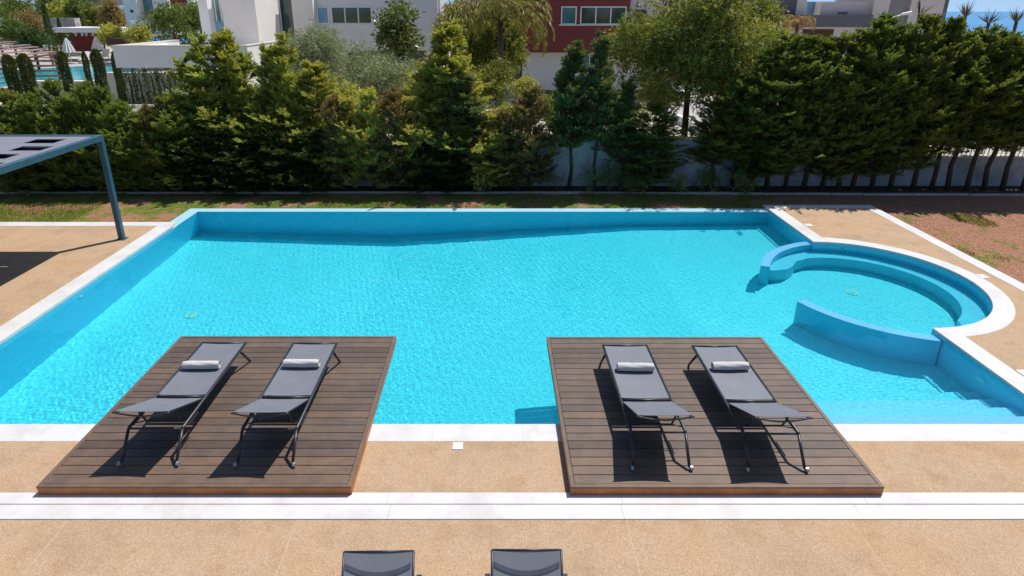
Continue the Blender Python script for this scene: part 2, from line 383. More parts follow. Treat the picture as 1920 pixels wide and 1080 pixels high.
# coping: ring of marble round the pool (front, right with the spa bulge, left up to the weir)
CO = .31
mb = MB()
inner = [(PX0, 13.93), (PX0, PY0), (PX1, PY0)] + arc(SC, SR, -90, 90, 48) + [(PX1, PY1 + .40)]
outer = [(PX0 - .36, 13.93), (PX0 - .36, PY0 - .33), (PX1 + .33, PY0 - .33), (PX1 + .33, SC[1] - math.sqrt((SR + CO) ** 2 - .33 ** 2))]
ang = math.degrees(math.asin(.33 / (SR + CO)))
outer += arc(SC, SR + CO, -90 + ang, 90 - ang, 46)[1:] + [(PX1 + .33, PY1 + .40)]
poly = inner + outer[::-1]
mb.prism(poly, -.05, .004)
coping = struct(mb.build('pool_coping', M['marble'], bevel=.004))
# terrace slab with the pool cut out of it
XR, XB, YF = 10.05, -16.0, 14.02
out_poly = [(XB, -2), (XR, -2), (XR, PY1 + .10), (PX1 + .33, PY1 + .10)]
ter = [(XB, -2), (XR - .28, -2), (XR - .28, PY1 + .12), (PX1 + .33, PY1 + .12)] + outer[::-1][1:]
ter = ter[:-1] + [(PX0 - .36, 13.93), (XB, 13.93)]
mb = MB(); mb.prism(ter, -.25, 0)
terrace = struct(mb.build('terrace', M['agg']))
mb = MB()
mb.prism([(XR - .278, -2), (XR, -2), (XR, PY1 + .40), (PX1 + .333, PY1 + .40), (PX1 + .333, PY1 + .123), (XR - .278, PY1 + .123)], -.2, .006)
mb.prism([(XB, 13.933), (PX0 - .002, 13.933), (PX0 - .05, 14.23), (XB, 14.23)], -.2, .006)
struct(mb.build('terrace_border', M['marble'], bevel=.003))
# two long marble bands with a slot between them
mb = MB(); x = -16.0; rg = np.random.default_rng(3)
def band(y0, y1, z):
    x = XB
    while x < XR - .3:
        L = 2.35 + rg.random() * .3; e = min(x + L, XR - .285)
        mb.box((x, y0, -.02), (e - .002, y1, z + rg.random() * .0006)); x = e
band(5.075, 5.235, .012); band(4.872, 5.066, .010)
struct(mb.build('marble_band', M['marble2'], bevel=.0015))
# lawn / ground sheet (with a hole for the terrace and pool)
mb = MB(); B = 6000
gx0, gx1, gy0, gy1 = XB + .2, XR - .1, -1.9, 15.0
G = -.10
V = [(-B, -B, G), (B, -B, G), (B, 110, G), (-B, 110, G), (gx0, gy0, G), (gx1, gy0, G), (gx1, gy1 + .36, G), (gx0, gy1 + .36, G)]
mb.add(V, [(0, 1, 5, 4), (1, 2, 6, 5), (2, 3, 7, 6), (3, 0, 4, 7)])
# left part of the ground under the terrace border reaches the terrace edge at y=14.1
mb.add([(gx0, 14.1, G), (-8.06, 14.1, G), (-8.06, 15.36, G), (gx0, 15.36, G)], [(0, 1, 2, 3)])
mb.add([(-B, 110, G), (B, 110, G), (B, 160, -20), (-B, 160, -20)], [(0, 1, 2, 3)])
struct(mb.build('ground', M['lawn'], fixn=False))
mb = MB(); mb.box((-40, 17.12, -.3), (26, 17.75, -.06)); struct(mb.build('planting_bed', M['soil']))
mb = MB(); x = -30
while x < 26:
    L = .9 + rg.random() * .2; yy = 17.04 + (0 if x < 2 else -(x - 2) * .018) + rg.normal() * .008
    mb.box((x, yy, -.2), (x + L - .01, yy + .055, -.045 + rg.random() * .012)); x += L
struct(mb.build('bed_kerb', M['kerb']))

# ---- basin
FL = [(-8.2, -1.74), (-7.74, -1.74), (-2.6, -1.95), (3.6, -1.14), (9.6, -1.14)]
mb = MB()
V = []; Fc = []
for i, (x, z) in enumerate(FL): V += [(x, 6.0, z), (x, 15.7, z), (x, 15.7, -2.6), (x, 6.0, -2.6)]
for i in range(len(FL) - 1):
    a = i * 4; b = a + 4
    Fc += [(a, b, b + 1, a + 1), (a + 3, a + 2, b + 2, b + 3)]
mb.add(V, Fc)
floor_o = struct(mb.build('pool_floor', M['tile'], fixn=False))
mb = MB(); WZ = -.075
mb.box((PX0 - .34, 6.0, -2.5), (PX0, 13.928, -.052))                        # left wall under coping
mb.box((PX0 - .30, 13.93, -2.5), (PX0, PY1, WZ))                            # left weir
mb.box((PX0 - .30, PY1, -2.5), (PX1, PY1 + .26, WZ + .001))                 # far weir
mb.box((PX0, 6.05, -2.5), (PX1 + .2, PY0, -.052))                           # near wall
wall_poly = [(PX1, 6.41)] + arc(SC, SR, -90, 90, 48) + [(PX1, PY1 + .3), (9.75, PY1 + .3), (9.75, 6.41)]
mb.prism(wall_poly, -2.5, -.051)
wall_o = struct(mb.build('pool_wall', M['wall_shade']))
mb = MB(); mb.box((PX0 - .303, 13.93, WZ), (PX0 + .003, PY1 - .003, WZ + .022)); mb.box((PX0 - .303, PY1 - .003, WZ + .0005), (PX1, PY1 + .263, WZ + .0225))
weir = struct(mb.build('pool_weir_cap', M['weir'], bevel=.004))
# thin wet shadow joint below coping is the real gap between water (-.085) and coping
# ---- spa ring walls, bench, steps
RC = (7.66, 10.85)
def ringpart(a0, a1, zt, ro=2.3, ri=2.12):
    p = arc(RC, ro, a0, a1, 26) + arc(RC, ri, a1, a0, 26)
    mb = MB(); mb.prism(p, -1.7, zt - .012)
    cp_ = MB(); cp_.prism(arc(RC, ro + .003, a0, a1, 26) + arc(RC, ri - .003, a1, a0, 26), zt - .011, zt); rc.append(cp_); return mb
rc = []
ring1 = struct(ringpart(158.5, 103, -.11).build('spa_wall', M['wall_shade'], bevel=.006))
ring2 = struct(ringpart(200.5, 257, -.11).build('spa_wall', M['wall_shade'], bevel=.006))
for q in rc:
    q = struct(q.build('spa_wall_cap', M['depth_pale'])); q.cycles.is_caustics_receiver = True  # same tile as the walls; paler colour paints the light of shallow water
bi = arc(SC, 1.60, -52, 100, 40)
bench = bi + [(6.55, 12.28), (6.36, 12.02), (6.16, 11.86), (5.9, 11.80), (5.70, 11.83)]
bo = arc(RC, 2.14, 156, 108, 16) + arc(SC, SR + .02, 88, -66, 40)
mb = MB(); mb.prism(bench + bo, -1.7, -.52)
bench_o = struct(mb.build('spa_bench', M['midw'], bevel=.008))
M['depth_mid'] = mk_tile('depth_tint_mid_tile', (.42, .74, .93))  # half-pale copy of the floor tile, painting in the middle water depth
steps_l = []
for i in range(4):
    y0_ = PY0 - .05 if i == 3 else PY0 + .34 * (3 - i) - .02
    steps_l.append(struct(MB().box((3.4 + i * .002, y0_, -2 + i * .001), (PX1 + .05 + i * .001, PY0 + .34 * (4 - i), -.93 + .235 * i)).build('pool_step', M['depth_pale' if i > 2 else 'depth_mid' if i > 0 else 'tile'])))  # upper steps coloured paler in place of light lost with depth

# ---- water: a closed body with a really rippled top
nx, ny = 1500, 860
wx0, wx1, wy0, wy1 = -8.0, 9.35, 6.2, 15.48
gx = np.linspace(wx0, wx1, nx); gy = wy0 + (wy1 - wy0) * np.linspace(0, 1, ny) ** 1.25
XX, YY = np.meshgrid(gx, gy); ZZ = np.zeros_like(XX)
rg = np.random.default_rng(11)
amp_mask = 1.0 + .35 * np.sin(XX * .5 + 1) * np.sin(YY * .6)
for lam, amp, n in ((.9, .0004, 8), (.36, .00018, 14), (.15, .00009, 24), (.075, .00005, 30)):
    acc = np.zeros_like(XX)
    for k in range(n):
        a = rg.random() * 2 * math.pi; l = lam * (0.75 + .5 * rg.random()); ph = rg.random() * 6.28
        acc += np.sin((XX * math.cos(a) + YY * math.sin(a)) * 2 * math.pi / l + ph)
    ZZ += acc * amp * math.sqrt(2.0 / n)
ZZ = ZZ * amp_mask - .062
top = np.stack([XX, YY, ZZ], -1).reshape(-1, 3)
bot = [(wx0, wy0, -2.45), (wx1, wy0, -2.45), (wx1, wy1, -2.45), (wx0, wy1, -2.45)]
idx = np.arange(nx * ny).reshape(ny, nx)
quads = np.stack([idx[:-1, :-1], idx[:-1, 1:], idx[1:, 1:], idx[1:, :-1]], -1).reshape(-1, 4)
nb = nx * ny
me = bpy.data.meshes.new('pool_water')
verts = np.vstack([top, np.array(bot)])
fr = list(idx[0, :]); ri = list(idx[:, -1]); ba = list(idx[-1, ::-1]); le = list(idx[::-1, 0])
ng = [[nb, nb + 3, nb + 2, nb + 1], [nb, nb + 1] + fr[::-1], [nb + 1, nb + 2] + ri[::-1], [nb + 2, nb + 3] + ba[::-1], [nb + 3, nb] + le[::-1]]
loops = np.concatenate([quads.ravel()] + [np.array(p) for p in ng])
starts = np.concatenate([np.arange(len(quads)) * 4, len(quads) * 4 + np.cumsum([0] + [len(p) for p in ng[:-1]])])
tot = np.concatenate([np.full(len(quads), 4), [len(p) for p in ng]])
me.vertices.add(len(verts)); me.vertices.foreach_set('co', verts.ravel().astype(np.float32))
me.loops.add(len(loops)); me.loops.foreach_set('vertex_index', loops.astype(np.int32))
me.polygons.add(len(starts)); me.polygons.foreach_set('loop_start', starts.astype(np.int32)); me.polygons.foreach_set('loop_total', tot.astype(np.int32))
sm = np.ones(len(starts), dtype=bool); sm[-5:] = False
me.update(calc_edges=True); me.polygons.foreach_set('use_smooth', sm)
wm = bpy.data.materials.new('water'); wm.use_nodes = True; nt = wm.node_tree; nt.nodes.clear()
out = nt.nodes.new('ShaderNodeOutputMaterial'); g = nt.nodes.new('ShaderNodeBsdfGlass')
g.inputs['IOR'].default_value = 1.33; g.inputs['Roughness'].default_value = 0; g.inputs['Color'].default_value = (.60, .972, 1, 1)
nt.links.new(g.outputs[0], out.inputs[0])
me.materials.append(wm)
water = bpy.data.objects.new('pool_water', me); COL.objects.link(water); struct(water)
water.cycles.is_caustics_caster = True
for o in (floor_o, wall_o, ring1, ring2, bench_o, *steps_l): o.cycles.is_caustics_receiver = True
# ---- fittings under and beside the water
def disc(mb, c, nrm, r, th, n=20):
    c = Vector(c); nrm = Vector(nrm).normalized(); mb.tube([c, c + nrm * th], r, n)
def fitting(name, label, cat, c, nrm, r, rim='plasticw', core='gblue', group=None, core_name='lens'):
    t = thing(name, label, cat, c, 0, group)
    m1 = MB(); disc(m1, (0, 0, 0), nrm, r, .018); a = m1.build('rim', M[rim], t)
    m1 = MB(); disc(m1, Vector(nrm) * .012, nrm, r * .55, .014); b = m1.build(core_name, M[core], t)
    for q in (a, b): q.cycles.is_caustics_receiver = True
M['drain'] = plain('brass_grate', (.42, .78, .66), .4)
fitting('pool_light', 'round underwater light on the pool wall near the front right steps', 'pool light', (PX1, 7.75, -.42), (-1, 0, 0), .10, 'tile', 'plasticw', 'underwater wall lights')
fitting('pool_light', 'round underwater light on the pool wall near the far right corner', 'pool light', (PX1, 14.2, -.40), (-1, 0, 0), .10, 'tile', 'plasticw', 'underwater wall lights')
fitting('inlet_nozzle', 'small white water inlet on the left wall of the pool', 'nozzle', (PX0, 10.4, -.32), (1, 0, 0), .045, 'plasticw', 'plasticw', core_name='nozzle_tip')
fitting('floor_drain', 'yellowish round drain grate in the middle of the spa floor', 'drain', (7.25, 11.25, -1.14), (0, 0, 1), .13, 'drain', 'drain', 'floor drains', 'grate')
zf = -1.74 - .21 * ((-6.0 + 7.74) / 5.14)
fitting('floor_drain', 'yellowish round drain grate on the left part of the pool floor', 'drain', (-6.0, 10.9, zf), (0, 0, 1), .13, 'drain', 'drain', 'floor drains', 'grate')
for (a, z, lab) in ((72, -.22, 'left one of the two dark jet fittings on the far curved spa wall'), (63, -.22, 'right one of the two dark jet fittings on the far curved spa wall')):
    c = (SC[0] + SR * math.cos(R(a)), SC[1] + SR * math.sin(R(a)), z)
    fitting('spa_jet', lab, 'spa jet', c, (-math.cos(R(a)), -math.sin(R(a)), 0), .05, 'tile', 'gblack', 'spa jets', core_name='jet_nozzle')
for (a, z, lab) in ((28, -.24, 'pale jet fitting on the curved spa wall right of the bench'), (14, -.24, 'pale jet fitting nearest to the coping bend of the spa')):
    c = (SC[0] + SR * math.cos(R(a)), SC[1] + SR * math.sin(R(a)), z)
    fitting('spa_jet', lab, 'spa jet', c, (-math.cos(R(a)), -math.sin(R(a)), 0), .04, 'plasticw', 'gblue', 'spa jets', core_name='jet_nozzle')
def lid(x, y, r, lab):
    t = thing('skimmer_lid', lab, 'skimmer lid', (x, y, .001), 0, 'skimmer lids beside the pool coping')
    MB().box((-r, -r, -.01), (r, r, .011)).build('cover_plate', M['plasticw'], t, bevel=.003)
    m1 = MB(); m1.tube([(0, 0, .009), (0, 0, .0135)], .007, 12); m1.build('finger_hole', M['capstone'], t)
lid(-.43, 5.99, .062, 'small white square lid beside the front coping between the two decks')
lid(7.60, 14.0, .085, 'small white lid beside the coping near the far right pool corner')
lid(9.52, 10.95, .085, 'small white lid outside the round spa coping')
lid(7.60, 7.55, .085, 'small white lid beside the coping at the right frame edge')

# ================================================================== WOODEN DECKS
def make_deck(x0, x1, y0, y1, label):
    t = thing('wooden_deck', label, 'deck', (x0, y0, 0), 0, 'low wooden platforms reaching over the pool')
    W, D = x1 - x0, y1 - y0; z1 = .12; bw = .048
    n = 22; p = (D - 2 * bw - .006) / n
    m1 = MB()
    for i in range(n):
        ya = bw + .003 + i * p
        m1.box((bw + .004, ya, z1 - .022), (W - bw - .004, ya + p - .009, z1))
    m1.build('deck_boards', M['wood'], t, bevel=.0025)
    m1 = MB()
    m1.box((0, 0, z1 - .022), (bw, D, z1 + .001)); m1.box((W - bw, 0, z1 - .022), (W, D, z1 + .001))
    m1.box((bw, 0, z1 - .022), (W - bw, bw, z1 + .001)); m1.box((bw, D - bw, z1 - .022), (W - bw, D, z1 + .001))
    m1.build('border_boards', M['wood'], t, bevel=.0025)
    m1 = MB()
    m1.box((.003, .003, .012), (W - .003, .034, z1 - .023)); m1.box((.003, D - .034, .012), (W - .003, D - .003, z1 - .023))
    m1.box((.003, .035, .012), (.034, D - .035, z1 - .023)); m1.box((W - .034, .035, .012), (W - .003, D - .035, z1 - .023))
    m1.build('fascia', M['fascia'], t)
    m1 = MB()
    for i in range(8):
        xx = .06 + (W - .16) * i / 7; m1.box((xx, .04, .019), (xx + .05, D - .04, z1 - .027))
    m1.build('joists', M['dark'], t)
    return t
make_deck(-4.865, -1.515, 5.20, 8.41, 'left brown wooden deck with two loungers, overhanging the pool')
make_deck(.815, 4.15, 5.195, 8.385, 'right brown wooden deck with two loungers, overhanging the pool')

# ================================================================== SUN LOUNGERS (origin: ground under the wheels, centre)
def curve_pts(a, b, sag, n=8):
    a, b = Vector(a), Vector(b)
    return [a.lerp(b, i / n) + Vector((0, 0, -sag * math.sin(math.pi * i / n))) for i in range(n + 1)]
def sling(p0, p1, hw, sag=.012, nx=8, ny=10, th=.004, sag_l=0):
    # fabric stretched between the rails, from p0=(y,z) to p1=(y,z)
    mb = MB(); V = []; Fc = []
    for lay in (0, 1):
        for j in range(ny + 1):
            t = j / ny; y = p0[0] + (p1[0] - p0[0]) * t; z = p0[1] + (p1[1] - p0[1]) * t - sag_l * math.sin(math.pi * t)
            for i in range(nx + 1):
                u = -1 + 2 * i / nx
                V.append((u * hw, y, z - sag * (1 - u * u) - lay * th))
    k = (nx + 1) * (ny + 1)
    for j in range(ny):
        for i in range(nx):
            a = j * (nx + 1) + i
            Fc.append((a, a + 1, a + nx + 2, a + nx + 1)); Fc.append((k + a, k + a + nx + 1, k + a + nx + 2, k + a + 1))
    per = [i for i in range(nx + 1)] + [j * (nx + 1) + nx for j in range(1, ny + 1)] + [ny * (nx + 1) + i for i in range(nx - 1, -1, -1)] + [j * (nx + 1) for j in range(ny - 1, 0, -1)]
    for q in range(len(per)):
        a, b = per[q], per[(q + 1) % len(per)]; Fc.append((a, k + a, k + b, b))
    mb.add(V, Fc); return mb
def make_lounger():
    t = thing('sun_lounger', 'grey sling sun lounger', 'sun lounger', (0, 0, 0), 0, 'grey sling sun loungers standing on the wooden decks')
    hw = .305; r = .0185
    fr = MB()
    for s in (-1, 1):
        fr.tube([(s * hw, 2.14, .315), (s * hw, 1.2, .315), (s * hw, .262, .312), (s * hw, .245, .300)], r, 8)
    fr.tube([(-hw, 2.13, .315), (hw, 2.13, .315)], r * .9, 8)
    fr.tube([(-hw, .26, .298), (hw, .26, .298)], .011, 8)
    fr.tube([(-hw, .86, .300), (hw, .86, .300)], .012, 8)
    fr.build('frame', M['alu'], t, smooth=True)
    for s in (-1, 1):
        lg = MB().tube([(s * hw, .245, .302), (s * hw, .02, .05)], .0175, 8).tube([(s * hw, .02, .052), (s * hw, .01, .03)], .014, 8).build('leg', M['alu'], t, smooth=True)
        MB().tube([(s * (hw + .004), 1.92, .305), (s * (hw + .018), 2.145, .012)], .0165, 8).build('leg', M['alu'], t, smooth=True)
        wl = MB().tube([(s * (hw + .006), 0, .028), (s * (hw + .034), 0, .028)], .028, 16).build('wheel', M['rubber'], t)
        MB().tube([(s * (hw + .0345), 0, .028), (s * (hw + .038), 0, .028)], .010, 10).build('hub', M['alu'], wl)
    sling((.885, .322), (2.12, .322), hw - .004, .010, 8, 12).build('seat_sling', M['sling'], t, smooth=False)
    sb = MB()
    sb.tube([(-hw + .01, .85, .312), (hw - .01, .85, .312)], .014, 8); sb.build('sling_bar', M['alu'], t, smooth=True)
    # raised backrest: hinge at y=.80, z=.31 up to y=.08, z=.65
    b = MB()
    for s in (-1, 1): b.tube([(s * (hw - .022), .80, .315), (s * (hw - .022), .10, .640), (s * (hw - .012), .065, .655)], .011, 8)
    b.tube([(-hw + .02, .79, .322), (hw - .02, .79, .322)], .010, 8)
    bf = b.build('backrest_frame', M['alu'], t, smooth=True)
    c = MB().tube([Vector((-hw - .005, .068, .652))] + curve_pts((-hw + .02, .07, .650), (hw - .02, .07, .650), .045, 10) + [Vector((hw + .005, .068, .652))], .010, 8)
    c.build('top_rail', M['alu'], bf, smooth=True)
    sling((.79, .334), (.08, .664), hw - .012, .006, 8, 8).build('backrest_sling', M['sling'], t)
    u = MB()
    u.tube([(-.20, .30, .545), (-.20, .36, .40), (-.195, .42, .285), (-.17, .44, .272), (.17, .44, .272), (.195, .42, .285), (.20, .36, .40), (.20, .30, .545)], .0115, 8)
    u.tube([(-hw, .40, .270), (-.19, .44, .275)], .007, 6).tube([(hw, .40, .270), (.19, .44, .275)], .007, 6)
    u.build('prop_bracket', M['alu'], t, smooth=True)
    for s in (-1, 1):
        n = MB(); n.box((s * (hw + .014) - .004, .36, .262), (s * (hw + .014) + .004, .60, .284))
        n.build('notched_rack', M['alu'], t)
    return t
def make_towel():
    t = thing('rolled_towel', 'white rolled towel', 'towel', (0, 0, 0), 0, 'white rolled towels lying on the loungers')
    mb = MB(); n = 40; m_ = 14; L = .235
    def rad(x): return .057 * (1 - .10 * abs(x / L) ** 6)
    rgn = np.random.default_rng(5)
    V = []; Fc = []
    for i in range(m_ + 1):
        x = -L + 2 * L * i / m_
        for j in range(n):
            a = 2 * math.pi * j / n
            r = rad(x) * (1 + .03 * math.sin(3 * a + x * 9) + .03 * math.sin(5 * a - x * 22) + .018 * math.sin(x * 70 + 2 * a))
            V.append((x, r * math.cos(a), .055 + .92 * r * math.sin(a)))
    for i in range(m_):
        for j in range(n): Fc.append((i * n + j, i * n + (j + 1) % n, (i + 1) * n + (j + 1) % n, (i + 1) * n + j))
    mb.add(V, Fc)
    mb.build('towel_roll', M['towel'], t, smooth=True)
    for s in (-1, 1):     # spiral of the rolled layers at both ends
        sp = MB(); pts = []
        for q in range(46):
            a = q * .42; r = .006 + .047 * q / 45
            pts.append((s * (L - .004 - .012 * (1 - q / 45)), r * math.cos(a), .055 + .92 * r * math.sin(a)))
        sp.tube(pts, .0052, 6); sp.build('rolled_edge', M['towel'], t, smooth=True)
        dk = MB().tube([(s * (L - .05), 0, .055), (s * (L - .022), 0, .055)], .050, 20); dk.build('inner_layers', M['towel'], t)
    f = MB()
    V = []; Fc = []
    for i in range(m_ + 1):
        x = -L + 2 * L * i / m_
        for k, a in enumerate((2.7, 3.1, 3.5, 3.9)):
            r = rad(x) + .004 - .001 * k; V.append((x, r * math.cos(a), .055 + .92 * r * math.sin(a)))
    for i in range(m_):
        for k in range(3): Fc.append((i * 4 + k, (i + 1) * 4 + k, (i + 1) * 4 + k + 1, i * 4 + k + 1))
    f.add(V, Fc); f.build('towel_flap', M['towel'], t, smooth=True)
    return t
lg0 = make_lounger(); tw0 = make_towel()
spots = [(-3.83, 5.520, .0, 'grey lounger on the left deck, on its outer left side, with a towel', 'rolled towel on the leftmost lounger of the left deck', (-3.845, 6.99), .02),
         (-2.535, 5.505, .0, 'grey lounger on the left deck, on its side toward the gap', 'rolled towel on the right lounger of the left deck', (-2.54, 7.03), .0),
         (1.845, 5.450, .0, 'grey lounger on the right deck, on its side toward the gap', 'rolled towel on the left lounger of the right deck', (1.85, 6.94), -.02),
         (3.10, 5.425, .0, 'grey lounger on the right deck, nearest to the spa', 'rolled towel on the rightmost lounger of the right deck', (3.10, 6.965), .02)]
for i, (x, y, a, lab, tl, tp, ta) in enumerate(spots):
    l = lg0 if i == 0 else dup(lg0, (0, 0, 0))
    l.location = (x, y, .121); l.rotation_euler.z = a; l['label'] = lab
    k = tw0 if i == 0 else dup(tw0, (0, 0, 0))
    k.location = (tp[0], tp[1], .121 + .322 - .004); k.rotation_euler.z = ta; k['label'] = tl
    if i == 3: k.rotation_euler.z = math.pi + ta
# two loungers of another kind at the bottom of the picture
def make_front_lounger():
    t = thing('reclining_lounger', 'grey lounger', 'sun lounger', (0, 0, 0), 0, 'grey loungers cut by the bottom of the frame')
    hw = .277
    fr = MB()
    for s in (-1, 1):
        fr.tube([(s * hw, -1.45, .33), (s * hw, -.1, .33), (s * hw, .12, .33)], .016, 8)
        fr.tube([(s * (hw + .035), -.45, .335), (s * (hw + .035), -.43, .54), (s * (hw + .035), -.36, .555), (s * (hw + .035), .07, .555), (s * (hw + .035), .10, .53), (s * (hw + .035), .10, .30)], .014, 8)
    fr.tube([(-hw, -1.45, .33), (hw, -1.45, .33)], .016, 8).tube([(-hw, .12, .33), (hw, .12, .33)], .014, 8)
    fr.build('frame', M['alu'], t, smooth=True)
    for s in (-1, 1):
        MB().tube([(s * hw, .10, .33), (s * (hw + .0), .14, .01)], .015, 8).build('leg', M['alu'], t, smooth=True)
        MB().tube([(s * hw, -1.40, .33), (s * hw, -1.44, .01)], .015, 8).build('leg', M['alu'], t, smooth=True)
        MB().box((s * (hw + .035) - .022, -.36, .568), (s * (hw + .035) + .022, .075, .582)).build('armrest', M['alu'], t, bevel=.005)
    bf = MB()
    for s in (-1, 1): bf.tube([(s * hw, -.32, .345), (s * hw, .085, .82)], .010, 8)
    bf.tube([(-hw, .082, .818), (hw, .082, .818)], .009, 8)
    bf.build('backrest_frame', M['alu'], t, smooth=True)
    sling((-1.44, .345), (-.34, .345), hw - .004, .012, 8, 10).build('seat_sling', M['sling2'], t)
    sling((-.31, .365), (.075, .822), hw - .010, .008, 8, 8).build('backrest_sling', M['sling2'], t)
    # curved and straight dark seams of the head cushion
    def onback(u, d, lift=.006):
        y = .075 - .385 * d; z = .822 - .457 * d - .008 * (1 - (u / (hw - .01)) ** 2)
        nrm = Vector((0, -.457, .385)).normalized(); return Vector((u, y, z)) + nrm * lift
    def strip(fn, wd):
        V = []; Fc = []; k = 14
        for i in range(k + 1):
            u = -(hw - .02) + 2 * (hw - .02) * i / k; d = fn(u / (hw - .02)); V += [onback(u, d), onback(u, d + wd), onback(u, d, .001), onback(u, d + wd, .001)]
        for i in range(k):
            a = i * 4; b = a + 4; Fc += [(a, a + 1, b + 1, b), (a + 2, b + 2, b + 3, a + 3), (a, b, b + 2, a + 2), (a + 1, a + 3, b + 3, b + 1)]
        m1 = MB(); m1.add(V, Fc); return m1
    strip(lambda u: .13 + .10 * (1 - u * u), .06).build('head_seam', M['seam'], t)
    strip(lambda u: .50, .045).build('cushion_seam', M['seam'], t)
    return t
fl = make_front_lounger(); fl.location = (-.915, 3.645, 0); fl.rotation_euler.z = R(1); fl['label'] = 'left one of the two grey loungers cut by the bottom edge of the photo'
dup(fl, (.262, 3.66, 0), 0, 'right one of the two grey loungers cut by the bottom edge of the photo')

# ================================================================== SHADE CANOPY AT THE LEFT
t = thing('shade_canopy', 'petrol blue steel shade canopy with chequered grey fabric roof at left', 'canopy', (-8.44, 13.05, 0))
m1 = MB(); m1.box((-.055, -.055, .012), (.055, .055, 2.25)); m1.build('post', M['steel_blue'], t, bevel=.006)
MB().box((-.10, -.10, 0), (.10, .10, .012)).build('base_plate', M['steel_blue'], t)
MB().box((-5.2, -7.155, 0), (-5.09, -7.045, 2.25)).build('post', M['steel_blue'], t)
m1 = MB()
m1.box((-.055, -7.2, 2.25), (.055, .055, 2.37)); m1.box((-5.2, -7.2, 2.25), (-5.09, .055, 2.37))
m1.box((-5.09, -.055, 2.25), (-.055, .055, 2.37)); m1.box((-5.09, -7.2, 2.25), (-.055, -7.09, 2.37))
m1.build('roof_frame', M['steel_blue'], t, bevel=.004)
up = MB(); lo_ = MB(); rows = 10
rp = 7.0 / rows
for i in range(rows):
    y1 = -.06 - i * rp; y0 = y1 - rp
    # chequered fabric: alternating openings about 0.7 m wide, rows shifted
    xs = -.06; k = 0
    up.box((-5.085, y1 - rp * .42, 2.345), (-.058, y1 - .002, 2.352))
    off = (.42, .20, .36, .12)[i % 4]
    x = -.058
    segs = [(x, x - off)]; x -= off + .62
    while x > -5.0:
        segs.append((x, x - .78)); x -= .78 + .62
    for a, b in segs:
        b = max(b, -5.085)
        if a > b: up.box((b, y0 + .002, 2.345), (a, y1 - rp * .42, 2.352))
    lo_.box((-5.085, y0 + .006, 2.262), (-.058, y1 - .016, 2.272))
up.build('roof_fabric', M['panel'], t); lo_.build('roof_slats', M['panel_dark'], t)

# ================================================================== BOUNDARY WALL
t = thing('boundary_wall', 'pale rendered garden wall with stone cap behind the hedge', 'wall', (0, 17.75, 0))
MB().box((-40, 0, -.3), (9.2, .2, 1.33)).build('wall', M['wallw'], t)
MB().box((-40, -.03, 1.33), (9.23, .23, 1.385)).build('cap', M['capstone'], t)
MB().box((9.2, 0.001, -.3), (30, .2, .80)).build('wall', M['wallw'], t)
MB().box((9.24, -.03, .80), (30, .23, .85)).build('cap', M['capstone'], t)
t = thing('metal_railing', 'pale vertical bar railing on the low wall at the right', 'railing', (9.3, 17.85, .85))
m1 = MB()
for i in range(95): m1.box((.1 + i * .13, -.012, 0), (.125 + i * .13, .012, .72))
m1.build('bars', M['white'], t)
MB().box((0, -.02, .72), (12.5, .02, .76)).build('top_rail', M['dkgrey'], t)

# ================================================================== VEGETATION
def kites(name, P, D, L, W, mat, parent=None, rng=None, flat=None, tint=None):
    n = len(P); D = D / np.linalg.norm(D, axis=1, keepdims=True)
    q = rng.normal(size=(n, 3))
    if flat is not None: q = q * (1 - flat) + np.array([0, 0, 1.0]) * flat * 2
    Sd = np.cross(D, q); Sd /= np.linalg.norm(Sd, axis=1, keepdims=True) + 1e-9
    L = L.reshape(-1, 1); W = W.reshape(-1, 1)
    v = np.stack([P, P + D * L * .45 + Sd * W * .5, P + D * L, P + D * L * .45 - Sd * W * .5], 1).reshape(-1, 3)
    me = bpy.data.meshes.new(name)
    me.vertices.add(4 * n); me.vertices.foreach_set('co', v.ravel().astype(np.float32))
    me.loops.add(4 * n); me.loops.foreach_set('vertex_index', np.arange(4 * n, dtype=np.int32))
    me.polygons.add(n); me.polygons.foreach_set('loop_start', np.arange(0, 4 * n, 4, dtype=np.int32)); me.polygons.foreach_set('loop_total', np.full(n, 4, np.int32))
    me.update(calc_edges=True); me.materials.append(mat)
    ta = me.attributes.new('tint', 'FLOAT', 'FACE'); ta.data.foreach_set('value', (rng.random(n) if tint is None else tint).astype(np.float32))
    o = bpy.data.objects.new(name, me); COL.objects.link(o)
    if parent is not None: o.parent = parent
    return o
def unit(v): return v / (np.linalg.norm(v, axis=1, keepdims=True) + 1e-9)
